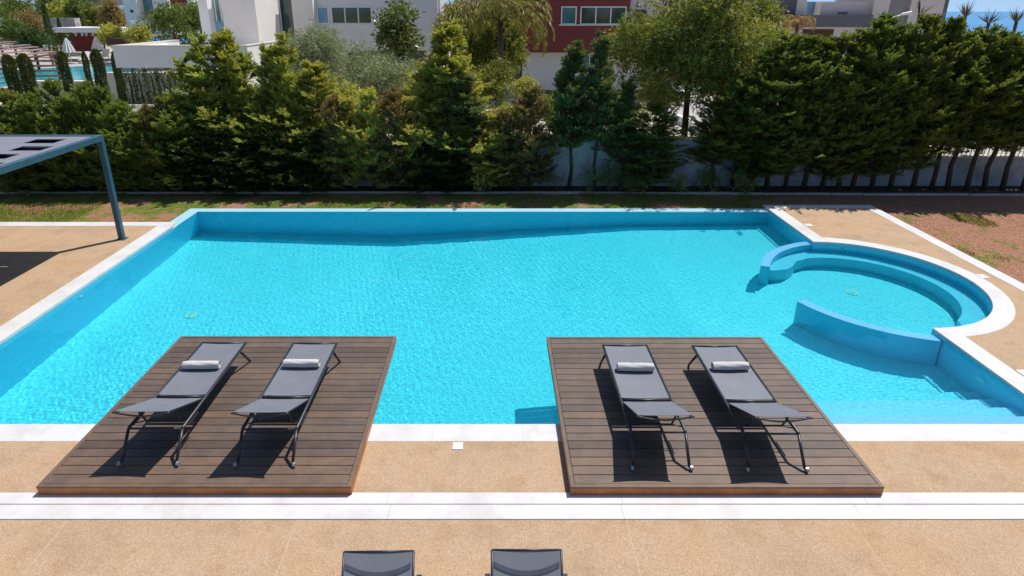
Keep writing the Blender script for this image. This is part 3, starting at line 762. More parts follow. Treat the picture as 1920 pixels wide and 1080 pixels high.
def conifer(name, label, cat, seed, h, r, leaf, base=.12, nbr=230, per=55, point=.45, lift=.5, size=1.0, bark='bark', loose=1.0):
    """tapered trunk, whorled branches that carry flat feathery sprays"""
    rng = np.random.default_rng(seed)
    t = thing(name, label, cat)
    tb = MB(); wob = rng.normal(size=(7, 2)) * .025 * h * .3
    tp = [(wob[i][0] * (i > 0), wob[i][1] * (i > 0), h * i / 6 * .97) for i in range(7)]
    rad0 = .012 * h + .012
    tb.tube(tp, [max(.006, rad0 * (1 - i / 6.3)) for i in range(7)], 7)
    tt = base + (1 - base) * (1 - (1 - rng.random(nbr)) ** .72)
    tt = np.clip(tt, base, .985)
    prof = r * np.minimum(1, ((1 - tt) / point)) ** .75 * (.75 + .25 * np.minimum(1, (tt - base) / .12 + .25))
    az = rng.random(nbr) * 2 * np.pi
    Lb = prof * (.50 + .72 * rng.random(nbr)) * (1 + .20 * np.sin(tt * 17 + seed)) + .05
    Lb[::9] *= 1.35
    # lopsided lobes so that the outline is uneven
    Lb *= 1 + .22 * np.sin(az * 2 + tt * 11 + seed) * loose
    el = lift * (.35 + 1.1 * tt) + rng.normal(size=nbr) * .12
    bd = np.stack([np.cos(az) * np.cos(el), np.sin(az) * np.cos(el), np.sin(el)], 1)
    cx = np.interp(tt, np.linspace(0, .97, 7), [p[0] for p in tp]); cy = np.interp(tt, np.linspace(0, .97, 7), [p[1] for p in tp])
    org = np.stack([cx, cy, tt * h - np.sin(el) * Lb * .35], 1)
    for i in range(0, nbr, 3):
        e = org[i] + bd[i] * Lb[i] * .85
        tb.tube([org[i], (org[i] + e) / 2 + np.array([0, 0, -.02]), e], [.010, .007, .003], 4, False)
    for i in range(16):      # sparse leader shoots above the crown
        a_ = rng.random() * 6.28; z_ = h * (.90 + .09 * i / 16); l_ = r * .30 * (1.05 - i / 16)
        tb.tube([(tp[6][0], tp[6][1], z_), (tp[6][0] + math.cos(a_) * l_, tp[6][1] + math.sin(a_) * l_, z_ + l_ * .8)], [.006, .003], 4, False)
    tb.tube([tp[6], (tp[6][0], tp[6][1], h * 1.02)], [.010, .004], 4, False)
    tb.build('trunk', M[bark], t, smooth=True)
    keep = rng.random(nbr) < np.clip((tt - base) / .28 + .38, 0, 1)
    bi_ = np.nonzero(keep)[0]
    ns = 10; k = np.repeat(bi_, ns); m = len(k)
    s_ = .22 + .80 * rng.random(m) ** .75
    side = unit(np.cross(bd, np.array([0, 0, 1.0])))[k]; upv = unit(np.cross(side, bd[k]))
    sg = rng.choice([-1, 1], m) * (.25 + .55 * rng.random(m)) * (s_ < .97)
    so_ = org[k] + bd[k] * (s_ * Lb[k])[:, None]
    sd_ = unit(bd[k] * .8 + side * sg[:, None] + upv * (.18 + rng.normal(size=m) * .25)[:, None] + np.array([0, 0, .10]))
    sl_ = (.17 + .20 * rng.random(m)) * size * (1.15 - .5 * s_) * (.6 + .4 * np.minimum(1, Lb[k] / .4))
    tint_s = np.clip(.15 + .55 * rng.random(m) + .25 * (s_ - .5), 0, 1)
    nl = int(per * .62); q = np.repeat(np.arange(m), nl); n_ = len(q)
    u = rng.random(n_); sgn = rng.choice([-1, 1], n_)
    ls = unit(np.cross(sd_, upv))[q]
    P = so_[q] + sd_[q] * (u * sl_[q])[:, None] + rng.normal(size=(n_, 3)) * .010 * size
    D = sd_[q] * .75 + ls * (sgn * (.25 + .55 * rng.random(n_)) * (1.1 - .75 * u))[:, None] + rng.normal(size=(n_, 3)) * .16
    L = (.045 + .050 * rng.random(n_)) * size * (1.15 - .5 * u); W = (.016 + .012 * rng.random(n_)) * size
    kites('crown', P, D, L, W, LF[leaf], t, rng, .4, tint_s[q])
    return t
def broad(name, label, cat, seed, clumps, leaf, n, L, W, trunk=None, bark='bark', droop=0.0, base=(0, 0, 0), tr=.09, shell=.55, limbs=True):
    """clumps: (x,y,z,r) local to the base; leaves spread through each clump's volume, denser at its outside"""
    rng = np.random.default_rng(seed)
    t = thing(name, label, cat, base)
    if trunk:
        tb = MB(); tb.tube(trunk, [tr * (1 - .5 * i / (len(trunk) - 1)) for i in range(len(trunk))], 8)
        if limbs:
            top = Vector(trunk[-1])
            for (x, y, z, r) in clumps:
                mid = (top + Vector((x, y, z))) / 2 + Vector(rng.normal(size=3) * .08) + Vector((0, 0, -.1))
                tb.tube([Vector(trunk[-2]).lerp(top, rng.random()), mid, (x, y, z)], [tr * .45, tr * .28, tr * .1], 5, False)
        tb.build('trunk', M[bark], t, smooth=True)
    cl = np.array(clumps, float); vol = cl[:, 3] ** 2; nt_ = max(8, n // 16); k = rng.choice(len(cl), nt_, p=vol / vol.sum())
    d = unit(rng.normal(size=(nt_, 3))); rad = cl[k, 3] * (shell + (1.12 - shell) * rng.random(nt_)) * (1 + .25 * np.sin(d[:, 0] * 5 + d[:, 2] * 7 + k * 1.7))
    TP = cl[k, :3] + d * rad[:, None] * np.array([1, 1, .82]); TD = unit(d * .7 + rng.normal(size=(nt_, 3)) * .45 + np.array([0, 0, .15 - droop]))
    tt_ = rng.random(nt_); q = np.repeat(np.arange(nt_), 16); n = len(q)
    P = TP[q] + TD[q] * (rng.random(n) * L * 2.4)[:, None] + rng.normal(size=(n, 3)) * L * .45
    D = TD[q] * .6 + rng.normal(size=(n, 3)) * .55
    kites('crown', P, D, L * (.6 + .8 * rng.random(n)), W * (.6 + .8 * rng.random(n)), LF[leaf], t, rng, .2, tt_[q])
    return t
def place(root, x, ytop, Y, h0, w0=None, label=None, wpx=None, r0=None, group=None, first=False, rz=0.0, z0=-.08):
    """put a tree so that its top stands at photo pixel (x, ytop) at depth Y; scale its height and width"""
    p = hz(x, ytop, Y); sz = (p.z - z0) / h0
    sxy = sz if wpx is None else (hz(x + wpx, ytop, Y).x - hz(x - wpx, ytop, Y).x) / 2 / r0
    if first:
        root.location = (p.x, Y, z0); root.rotation_euler.z = rz; root.scale = (sxy, sxy, sz)
        if label: root['label'] = label
        if group: root['group'] = group
        return root
    return dup(root, (p.x, Y, z0), rz, label, group, (sxy, sxy, sz))

HG = 'trees of the tall hedge along the boundary wall'
proto = {}
def hedge(kind, x, ytop, wpx, label, Y=17.42, rz=None, group=HG, name=None):
    spec = {  # leaf, h, r, base, nbr, per, point, lift, loose
      'cypA': ('cypress', 4.4, .66, .13, 270, 52, .30, .55, 1.0, 'cypress_tree'),
      'cypB': ('cypress', 4.4, .66, .09, 270, 52, .24, .40, 1.2, 'cypress_tree'),
      'cypC': ('cypress', 4.4, .66, .15, 270, 52, .36, .62, .8, 'cypress_tree'),
      'thuA': ('thuja', 2.6, .50, .0, 190, 46, .34, .75, .8, 'thuja_tree'),
      'thuB': ('thuja', 2.6, .50, .0, 190, 46, .42, .60, 1.0, 'thuja_tree'),
      'brt': ('bright', 3.8, .75, .02, 260, 50, .62, .50, 1.2, 'conifer_tree'),
      'brt2': ('bright', 3.8, .75, .02, 260, 50, .75, .38, 1.3, 'conifer_tree'),
      'blu': ('blue', 3.6, .60, .30, 210, 50, .80, .35, 1.2, 'conifer_tree'),
      'cypD': ('cypress', 4.4, .66, .29, 210, 50, .30, .50, 1.2, 'cypress_tree'),
      'low': ('column', 2.2, .50, .0, 190, 46, .40, .60, 1.0, 'thuja_tree'),
      'yel': ('yellow', 2.6, .45, .02, 130, 44, .45, .80, 1.0, 'conifer_shrub'),
      'brn': ('brown', 2.6, .45, .04, 130, 42, .50, .80, 1.0, 'conifer_shrub')}[kind]
    leaf, h, r, base, nbr, per, pt, lift, loose, nm = spec
    rz = (x * 1.7) % 6.28 if rz is None else rz
    if kind not in proto:
        t = conifer(name or nm, label, 'tree', sum(map(ord, kind)), h, r, leaf, base, nbr, per, pt, lift, 1.0, 'bark', loose)
        proto[kind] = (t, h, r)
        return place(t, x, ytop, Y, h, None, label, wpx, r, group, True, rz)
    t, h, r = proto[kind]
    return place(t, x, ytop, Y, h, None, label, wpx, r, group, False, rz)

ordn = ['first', 'second', 'third', 'fourth', 'fifth', 'sixth', 'seventh', 'eighth', 'ninth', 'tenth', 'eleventh', 'twelfth', 'thirteenth', 'fourteenth', 'fifteenth', 'sixteenth', 'seventeenth']
# low bright hedge at the left
left = [(-28, 180, 34, 'thuB'), (8, 176, 36, 'thuA'), (48, 184, 36, 'thuB'), (98, 158, 32, 'thuA'), (128, 188, 34, 'thuB'), (158, 162, 30, 'thuA'), (190, 172, 32, 'thuB'), (222, 196, 32, 'thuA'), (252, 218, 30, 'thuB'), (280, 208, 30, 'thuA'), (308, 190, 36, 'thuB')]
for i, (x, y, wd, k) in enumerate(left):
    hedge(k, x, y, wd * 1.2, 'low green thuja in the left hedge, %s from the left frame edge' % ordn[i])
hedge('brn', 272, 196, 22, 'thin brownish conifer in the left hedge below the white canopy slab', Y=17.25)
mid = [(345, 112, 46, 'brt', 'bright green conifer in front of the left part of the white canopy slab'),
       (378, 72, 48, 'brt', 'tall bright conifer with a thin spiky tip before the canopy slab, left of the tallest'),
       (414, 60, 50, 'brt2', 'tallest bright conifer with a spiky top before the white canopy slab'),
       (458, 104, 46, 'brt', 'bright conifer in front of the right corner of the white canopy slab'),
       (500, 88, 34, 'brt2', 'thin loose-topped conifer against the sunlit side of the canopy slab'),
       (532, 70, 46, 'brt', 'bright conifer directly left of the first olive tree'),
       (585, 118, 50, 'brt2', 'bright wide conifer in front of the first olive tree'),
       (622, 176, 26, 'brn', 'orange brown narrow conifer right of the wide bright one'),
       (650, 186, 30, 'yel', 'yellowish bush between the orange brown conifer and the second olive tree'),
       (688, 168, 30, 'yel', 'yellow green bush below the second olive tree'),
       (733, 164, 32, 'brn', 'reddish brown conifer shrub in the hedge below the second olive tree'),
       (768, 184, 28, 'yel', 'yellow green shrub at the left foot of the big yellow green conifer'),
       (870, 138, 56, 'blu', 'dark blue green conifer before the big yellow green one'),
       (915, 214, 34, 'yel', 'yellowish bush directly left of the bare-stemmed shrubs'),
       (945, 206, 28, 'brn', 'orange tinged shrub left of the loose brown green tree'),
       (998, 160, 36, 'brn', 'loose brown green tree on a thin bare trunk before the wall'),
       (1078, 84, 52, 'blu', 'blue green cone shaped conifer in front of the red house'),
       (1132, 66, 44, 'blu', 'tall blue green conifer below the windows of the red house'),
       (1178, 150, 40, 'blu', 'dark conifer directly left of the big broadleaf tree'),
       (1228, 196, 40, 'cypB', 'short dark conifer below the left side of the big broadleaf tree'),
       (1352, 186, 38, 'cypD', 'short loose green tree right of the broadleaf tree trunk'),
       (1402, 140, 44, 'cypD', 'green tree between the broadleaf tree and the dark cypress hedge')]
for x, y, wd, k, lab in mid: hedge(k, x, y, wd * (1.36 if k in ('brt', 'brt2') else .92 if k == 'blu' else 1.22), lab, Y=18.5 if k in ('brt', 'brt2') else 17.42)
for i, (x, y, wd, k) in enumerate([(338, 246, 34, 'low'), (372, 258, 34, 'low'), (406, 244, 34, 'low'), (440, 260, 34, 'low'), (476, 250, 34, 'low'), (512, 242, 34, 'low'), (548, 258, 34, 'low'), (584, 248, 34, 'low'), (800, 270, 32, 'low'), (838, 278, 32, 'low')]):
    hedge(k, x, y, wd * 1.25, 'low dark thuja at the foot of the tall bright conifers, %s from the left' % ordn[i])
right = [(1448, 96, 46, 'cypB'), (1482, 70, 50, 'cypB'), (1520, 72, 46, 'cypA'), (1556, 76, 46, 'cypC'), (1594, 68, 46, 'cypB'), (1630, 60, 46, 'cypA'), (1664, 34, 46, 'cypC'), (1700, 52, 46, 'cypB'),
         (1742, 34, 48, 'cypA'), (1788, 40, 48, 'cypC'), (1820, 62, 44, 'cypD'), (1856, 54, 48, 'cypD'), (1892, 64, 46, 'cypD'), (1926, 70, 48, 'cypD'), (1966, 60, 48, 'cypD'), (2010, 54, 48, 'cypD')]
for i, (x, y, wd, k) in enumerate(right):
    hedge(k, x, y, wd * 1.15, 'dark green cypress in the tall right hedge, %s from its left end' % ordn[i], Y=17.42 - (i > 3) * .10, group='tall dark cypresses of the right hedge')
# the big yellow green conifer
t = conifer('conifer_tree', 'big yellow green conifer in the middle of the hedge, wider than its neighbours', 'tree', 91, 4.4, 1.0, 'bright', .04, 480, 54, .80, .42, 1.15, 'bark', 1.2)
place(t, 838, 44, 18.5, 4.4, None, None, 88, 1.0, HG, True, .4)
# under-planting
ug = 'low plants at the foot of the hedge'
def shrub(x, y, Y, r, leaf, label, n=900, L=.09, W=.03, name='low_shrub', seed=1, group=ug):
    p = hz(x, y, Y); rg_ = np.random.default_rng(seed)
    cl = [(rg_.normal() * r * .45, rg_.normal() * r * .3, r * (.45 + .8 * rg_.random()), r * (.35 + .25 * rg_.random())) for _ in range(6)]
    t = broad(name, label, 'shrub', seed, cl, leaf, n, L, W, [(0, 0, 0), (0, 0, r * .3), (0, 0, r * .6)], 'bark', 0, (p.x, Y, -.07), .014, .2)
    if group: t['group'] = group
    return t
shrub(915, 348, 17.0, .30, 'bright', 'fresh green broad-leaved plant at the hedge foot below the yellow bush', 500, .12, .06, seed=4)
shrub(1268, 348, 17.05, .26, 'thuja', 'small yellow green plant at the wall foot right of the dark conifers', 400, .10, .03, seed=5)
shrub(1330, 330, 17.1, .42, 'cypress', 'dark low shrub at the wall foot under the broadleaf tree trunk', 700, .10, .03, seed=6)
shrub(1200, 335, 17.1, .45, 'cypress', 'dark shrub at the foot of the conifer left of the broadleaf tree', 900, .10, .03, seed=7)
shrub(1140, 320, 17.1, .50, 'blue', 'dark leafy shrub at the foot of the second blue green conifer', 1100, .10, .03, seed=8)
shrub(1040, 330, 17.15, .32, 'brown', 'thin brownish shrub at the foot of the first blue green conifer', 380, .08, .025, seed=9)
shrub(1400, 325, 17.1, .40, 'thuja', 'dark green shrub before the wall at the left end of the cypress hedge', 700, .09, .03, seed=10)

# ---- trees behind the wall
def clumpset(rng, n, rx, ry, rz, cz, r): 
    out_ = []
    for _ in range(n):
        d = unit(rng.normal(size=(1, 3)))[0] * (.45 + .5 * rng.random())
        out_.append((d[0] * rx, d[1] * ry, cz + d[2] * rz, r * (.75 + .5 * rng.random())))
    return out_
def crown_at(name, label, x, y, rxp, ryp, Y, leaf, n, L, W, nc=14, cr=.42, seed=1, droop=0, trunk_r=.09, group=None, bark='bark', zb=-.08, limbs=True, shell=.35):
    c = hz(x, y, Y); rx = hz(x + rxp, y, Y).x - c.x; rz_ = abs(hz(x, y - ryp, Y).z - c.z)
    rng = np.random.default_rng(seed); cz = c.z - zb
    cl = clumpset(rng, nc, rx * .8, rx * .7, rz_ * .8, cz, rx * cr)
    t = broad(name, label, 'tree', seed, cl, leaf, n, L, W, [(0, 0, 0), (.04, 0, max(.2, (cz - rz_) * .6)), (0, .03, max(.4, cz - rz_ * .6)), (.02, 0, cz)], bark, droop, (c.x, Y, zb), trunk_r, shell, limbs)
    if group: t['group'] = group
    return t
crown_at('broadleaf_tree', 'big broadleaf tree with spreading green crown behind the garden wall', 1300, 74, 172, 150, 19.2, 'decid', 42000, .13, .045, 54, .25, 21, .15, .13)
crown_at('olive_tree', 'round silvery olive tree next to the white canopy slab', 590, 106, 72, 66, 27, 'olive', 24000, .11, .026, 22, .38, 22)
crown_at('olive_tree', 'wide silvery olive tree below the magnolia', 712, 138, 86, 60, 24, 'olive', 26000, .10, .024, 24, .36, 23)
crown_at('magnolia_tree', 'slim bronze green magnolia before the grey facade', 746, 54, 42, 58, 29, 'magnolia', 3600, .22, .10, 16, .34, 24, shell=.2)
crown_at('leafy_tree', 'dark green leafy tree behind the palm, beside the pale house corner', 888, 84, 62, 104, 30, 'decid', 22000, .16, .06, 18, .4, 25)
crown_at('leafy_tree', 'dark purple-grey leafy tree against the right corner of the pale house', 846, 46, 30, 50, 32.5, 'brown', 5000, .14, .05, 10, .4, 26)
crown_at('small_tree', 'yellow green small tree behind the left end of the cypress hedge', 1430, 84, 52, 34, 22, 'bright', 7000, .13, .045, 16, .36, 27)
crown_at('small_tree', 'green tree with bare twigs at the top left of the cypress hedge', 1415, 30, 40, 40, 24, 'decid', 6000, .14, .045, 14, .36, 28)
crown_at('garden_hedge', 'low clipped yellow green hedge below the red house', 985, 160, 26, 10, 33, 'bright', 3500, .10, .05, 10, .4, 29)
crown_at('garden_bush', 'yellow green bush on the neighbour lawn between the two conifers', 1065, 222, 34, 12, 26, 'bright', 3000, .10, .05, 10, .4, 30)
crown_at('garden_bush', 'yellow green bush on the neighbour lawn left of the tree trunk', 1180, 222, 30, 12, 26, 'bright', 3000, .10, .05, 10, .4, 31)
# palm with long drooping fronds
def palm(label, x, y, Y, seed, nf=20, Lf=2.6, leaf='palm', trunk_r=.13, zb=-.08, droop=1.0, name='palm_tree', leafw=.035, leafl=.42):
    c = hz(x, y, Y); rng = np.random.default_rng(seed); t = thing(name, label, 'palm', (c.x, Y, zb)); H = c.z - zb
    MB().tube([(0, 0, 0), (.04, 0, H * .5), (0, 0, H)], [trunk_r * 1.2, trunk_r, trunk_r * .8], 10).build('trunk', M['barkgrey'], t, smooth=True)
    P = []; D = []; L = []; rb = MB()
    for f in range(nf):
        az = 2 * math.pi * (f + rng.random() * .6) / nf; el = .15 + 1.0 * rng.random(); l = Lf * (.75 + .35 * rng.random())
        pts = []; p = np.array([0, 0, H]); e = el
        for q in range(15):
            d = np.array([math.cos(az) * math.cos(e), math.sin(az) * math.cos(e), math.sin(e)])
            pts.append(p.copy()); p = p + d * l / 14; e -= droop * (.06 + .15 * q / 14)
            sd = np.array([-math.sin(az), math.cos(az), 0])
            for k in range(9):
                s = rng.choice([-1, 1]); P.append(p - d * rng.random() * l / 14); D.append(d * .55 + sd * s * .8 + np.array([0, 0, -.35 - .5 * rng.random()])); L.append(leafl * (.6 + .5 * rng.random()) * (1 - .5 * abs(q - 6) / 9))
        rb.tube(pts, [.02 - .001 * i for i in range(15)], 4, False)
    rb.build('frond_stalks', M['bark'], t)
    kites('fronds', np.array(P), np.array(D), np.array(L), np.full(len(P), leafw), LF[leaf], t, rng, .2)
    return t
palm('tall feathery palm with drooping fronds left of the red house', 938, 34, 25.5, 41, 50, 2.7, leafw=.045, leafl=.5, droop=1.15)
crown_at('leafy_tree', 'broad green tree right behind the feathery palm', 940, 96, 52, 84, 28.5, 'decid', 18000, .16, .06, 20, .36, 33)
palm('small dry brown palm before the dark balcony wall', 1496, 40, 38, 42, 16, 1.3, 'drypalm', .12, droop=1.3)
# clipped columnar cypresses beyond the wall at the left
def columnar(seed, h, r, leaf='column', tip=.12, name='columnar_cypress', label='', n=9000, bare=0.0, L=.12, W=.05):
    rng = np.random.default_rng(seed); t = thing(name, label, 'tree')
    MB().tube([(0, 0, 0), (.02, 0, h * .5), (0, 0, h * .9)], [.06, .05, .02], 6).build('trunk', M['barkgrey'], t, smooth=True)
    z = bare + (1 - bare) * rng.random(n); a = rng.random(n) * 2 * np.pi
    prof = r * np.minimum(1, (1 - z) / tip) ** .5 * (.9 + .12 * np.sin(a * 3 + z * 14)); rr = prof * (.78 + .26 * rng.random(n))
    P = np.stack([np.cos(a) * rr, np.sin(a) * rr, z * h], 1); D = np.stack([np.cos(a) * .7, np.sin(a) * .7, .6 + 0 * a], 1) + rng.normal(size=(n, 3)) * .45
    kites('crown', P, D, L * (.6 + .8 * rng.random(n)), W * (.6 + .8 * rng.random(n)), LF[leaf], t, rng)
    return t
cg = 'clipped columnar cypresses along the neighbour pool'
cp = None
for i, (x, y, wd, lab) in enumerate([(12, 104, 10.5, 'clipped columnar cypress nearest the left frame edge, before the slatted pergola'), (42, 102, 11, 'clipped columnar cypress before the middle of the slatted pergola'),
        (114, 98, 8, 'clipped columnar cypress between the pergola post and the left closed parasol'), (156, 98, 5, 'thin columnar cypress between the two closed parasols'), (178, 94, 9.5, 'clipped columnar cypress below the right closed parasol'), (213, 98, 6.5, 'narrow dark cypress at the left end of the white canopy slab')]):
    Y = 33.6
    if cp is None: cp = columnar(51, 3.2, .42, label=lab); place(cp, x, y, Y, 3.2, None, lab, wd, .42, cg, True)
    else: place(cp, x, y, Y, 3.2, None, lab, wd, .42, cg, False, i * 1.3)
bp = None
for i, x in enumerate([236, 256, 280, 300, 322, 344]):
    lab = 'half bare cypress under the white canopy slab, %s from the left' % ordn[i]
    if bp is None: bp = columnar(52, 2.7, .30, n=1900, name='sparse_cypress', label=lab, L=.11, W=.035); place(bp, x, 118, 34.3, 2.7, None, lab, 11, .30, 'half bare cypresses under the canopy slab', True)
    else: place(bp, x, 118 + (i % 2) * 3, 34.3, 2.7, None, lab, 11, .30, 'half bare cypresses under the canopy slab', False, i * 2.1)
# far tall pointed cypresses
for i, (x, y, wd, Y, lab) in enumerate([(80, 8, 8, 60, 'tall leaning dark cypress above the slatted pergola'), (108, 34, 6, 72, 'pointed dark cypress left of the white pool house'), (98, 50, 7, 70, 'dark cypress just right of the slatted pergola corner')]):
    t = columnar(60 + i, 6.0, .6, tip=.8, name='pointed_cypress', label=lab, n=5000, L=.16, W=.06); place(t, x, y, Y, 6.0, None, lab, wd, .6, 'pointed cypresses behind the neighbour garden', True)
fg = 'garden trees far behind the neighbour pool'
for i, (x, y, rx, ry, Y, leaf, lab) in enumerate([(32, 26, 34, 22, 95, 'far', 'dark rounded tree at the far left under the blue sky'), (6, 34, 18, 14, 90, 'far', 'tree crown at the left frame edge above the stone wall'), (104, 14, 26, 22, 92, 'far', 'dark tree before the distant grey building'), (122, 22, 20, 14, 84, 'bright', 'bright yellow green tree above the stone wall'),
        (152, 30, 22, 18, 80, 'far', 'mid green tree above the right end of the stone wall'), (184, 32, 24, 22, 78, 'decid', 'leafy tree behind the white pool house roof'), (214, 34, 16, 34, 70, 'brown', 'reddish brown tree left of the far white house'), (52, 52, 34, 18, 66, 'brown', 'olive brown bushy tree before the stone wall'),
        (20, 62, 26, 12, 58, 'far', 'wide dark shrub above the pergola at the left edge'), (60, 76, 18, 10, 54, 'column', 'dark clipped bush right behind the pergola roof'), (208, 66, 13, 8, 64, 'yellow', 'yellowish small palm-like shrub right of the red wall'), (258, 66, 13, 7, 50, 'bright', 'bright bush at the foot of the far white house'),
        (322, 40, 42, 36, 46, 'far', 'dense dark tree between the far white house and the near white house'), (358, 34, 26, 44, 48, 'cypress', 'dark green tree touching the left corner of the near white house')]):
    crown_at('garden_tree', lab, x, y, rx, ry, Y, leaf, 4200, .32 * Y / 70, .12 * Y / 70, 12, .42, 70 + i, 0, .12, fg)
rng = np.random.default_rng(77); n = 70000
xx = rng.uniform(-170, 60, n); hh = 4.2 + .9 * np.sin(xx * .21) + .9 * np.sin(xx * .57 + 1) + .5 * np.sin(xx * 1.3)
P = np.stack([xx, 104 + rng.normal(size=n) * 2.2, hh * rng.random(n) ** .7], 1)
fw = kites('distant_trees', P, rng.normal(size=(n, 3)) + np.array([0, 0, .4]), .5 + .4 * rng.random(n), .22 + .15 * rng.random(n), LF['far'], None, rng); tag(fw, 'distant band of trees along the coast behind the houses', 'trees', None, 'stuff')
bg = 'bushes of the neighbour garden behind the boundary wall'
for i, (x, y, rx, ry, Y, leaf, lab) in enumerate([(560, 168, 46, 26, 21, 'thuja', 'dark green bush behind the hedge below the first olive tree'), (640, 186, 46, 22, 21, 'bright', 'yellow green bush behind the hedge between the two olive trees'), (800, 176, 50, 34, 21, 'decid', 'green bush behind the big yellow green conifer'), (930, 160, 46, 56, 21.5, 'decid', 'green bush in front of the palm trunk'),
        (962, 218, 40, 22, 20, 'thuja', 'dark bush behind the orange tinged shrub'), (1030, 205, 30, 16, 23, 'thuja', 'dark green bush behind the blue green conifer'), (1128, 200, 44, 24, 22, 'thuja', 'dark bush behind the second blue green conifer'), (1240, 176, 44, 40, 21, 'decid', 'leafy bush under the left part of the big broadleaf tree'),
        (1370, 150, 56, 50, 21, 'decid', 'leafy green bush under the right part of the big broadleaf tree'), (1390, 212, 44, 30, 19.4, 'thuja', 'dark bush behind the wall right of the broadleaf tree trunk')]):
    crown_at('garden_bush', lab, x, y, rx, ry, Y, leaf, 7000, .10, .036, 16, .36, 140 + i, 0, .04, bg)
# spiky yuccas standing above the right hedge
for i, (x, y, n, lab) in enumerate([(1812, 40, 7, 'spiky dark yucca leaves rising over the hedge against the sea'), (1726, 36, 6, 'spiky yucca leaves before the pale grey house end'), (1856, 52, 6, 'small spiky plant against the sea'), (1908, 50, 7, 'spiky yucca at the right frame edge against the sea')]):
    c = hz(x, y - 16, 20.5); rng = np.random.default_rng(80 + i); t = thing('yucca', lab, 'yucca', (c.x, 20.5, -.08), 0, 'yuccas behind the right hedge'); H = c.z + .08
    MB().tube([(0, 0, 0), (.03, 0, H * .6), (0, 0, H - .1)], [.07, .06, .05], 7).build('trunk', M['barkgrey'], t, smooth=True)
    n2 = n * 4; az = rng.random(n2) * 6.28; el = .5 + rng.random(n2) * .9
    D = np.stack([np.cos(az) * np.cos(el), np.sin(az) * np.cos(el), np.sin(el)], 1)
    kites('leaves', np.zeros((n2, 3)) + np.array([0, 0, H - .15]), D, .30 + .35 * rng.random(n2), np.full(n2, .035), LF['yucca'], t, rng)

# ---- grass blades and litter (nobody could count them)
rng = np.random.default_rng(9)
def fbm(x, y, s, seed):
    r_ = np.random.default_rng(seed); a = np.zeros_like(x)
    for k in range(12):
        th = r_.random() * 6.28; f = s * (.6 + 1.4 * r_.random()); a += np.sin((x * math.cos(th) + y * math.sin(th)) * f + r_.random() * 6.28)
    return a / 12 ** .5
n = 90000
x = rng.uniform(-16, 16, n); y = rng.uniform(14.15, 17.1, n)
ok = ~((x > -8.1) & (x < 7.5) & (y < 15.56)) & ~((x >= 7.4) & (x < 10.1) & (y < 15.7))
x2 = rng.uniform(10.1, 17, 50000); y2 = rng.uniform(8.5, 15.6, 50000)
x = np.concatenate([x[ok], x2]); y = np.concatenate([y[ok], y2])
dens = fbm(x, y, 1.1, 2) * .6 + fbm(x, y, 4, 3) * .3 + np.where(x > 7, -.75, .20) + np.where((x < -10.6), .55, 0) + np.where((x > -10.5) & (x < -8), -.6, 0)
ok = dens > .15; xg, yg = x[ok], y[ok]; k = len(xg)
P = np.stack([xg, yg, np.full(k, -.10)], 1); D = np.stack([rng.normal(size=k) * .5, rng.normal(size=k) * .5, np.ones(k)], 1)
gr = kites('lawn_grass', P, D, .03 + .045 * rng.random(k), .008 + .008 * rng.random(k), LF['grass'], None, rng); tag(gr, 'short patchy green grass on the lawn around the pool', 'grass', None, 'stuff')
ok = rng.random(len(x)) < .28; xg, yg = x[ok], y[ok]; k = len(xg)
P = np.stack([xg, yg, np.full(k, -.094)], 1); D = np.stack([rng.normal(size=k), rng.normal(size=k), .25 * rng.random(k)], 1)
lt = kites('dry_litter', P, D, .02 + .035 * rng.random(k), .008 + .014 * rng.random(k), LF['straw'], None, rng, .9); tag(lt, 'dry leaves and wood chips scattered on the bare red earth', 'litter', None, 'stuff')

# ================================================================== NEIGHBOURING BUILDINGS
def fx(x, y, Y): return hz(x, y, Y).x
def fz(x, y, Y): return hz(x, y, Y).z
def slab(mb, x0, y0, x1, y1, Y, depth, yr=None):
    """box whose front face covers the photo rectangle (x0,y0)-(x1,y1) at depth Y"""
    yr = (y0 + y1) / 2 if yr is None else yr
    mb.box((fx(x0, yr, Y), Y, fz(x0, y1, Y)), (fx(x1, yr, Y), Y + depth, fz(x0, y0, Y))); return mb
def window(parent, x0, y0, x1, y1, Y, glass, nm=1, frame='white', sill=True, yr=None, fw=.06):
    yr = (y0 + y1) / 2 if yr is None else yr
    X0, X1, Z0, Z1 = fx(x0, yr, Y), fx(x1, yr, Y), fz(x0, y1, Y), fz(x0, y0, Y)
    m1 = MB(); yf = Y - .04
    m1.box((X0, yf, Z1 - fw), (X1, Y + .02, Z1)); m1.box((X0, yf, Z0), (X1, Y + .02, Z0 + fw))
    for i in range(nm + 1):
        xx = X0 + (X1 - X0 - fw) * i / nm; m1.box((xx, yf + .001, Z0 + fw), (xx + fw, Y + .019, Z1 - fw))
    if sill: m1.box((X0 - .1, Y - .12, Z0 - .05), (X1 + .1, Y + .02, Z0 - .002))
    f = m1.build('window', M[frame], parent)
    MB().box((X0 + .01, Y - .015, Z0 + .01), (X1 - .01, Y - .003, Z1 - .01)).build('pane', M[glass], f)
    return f
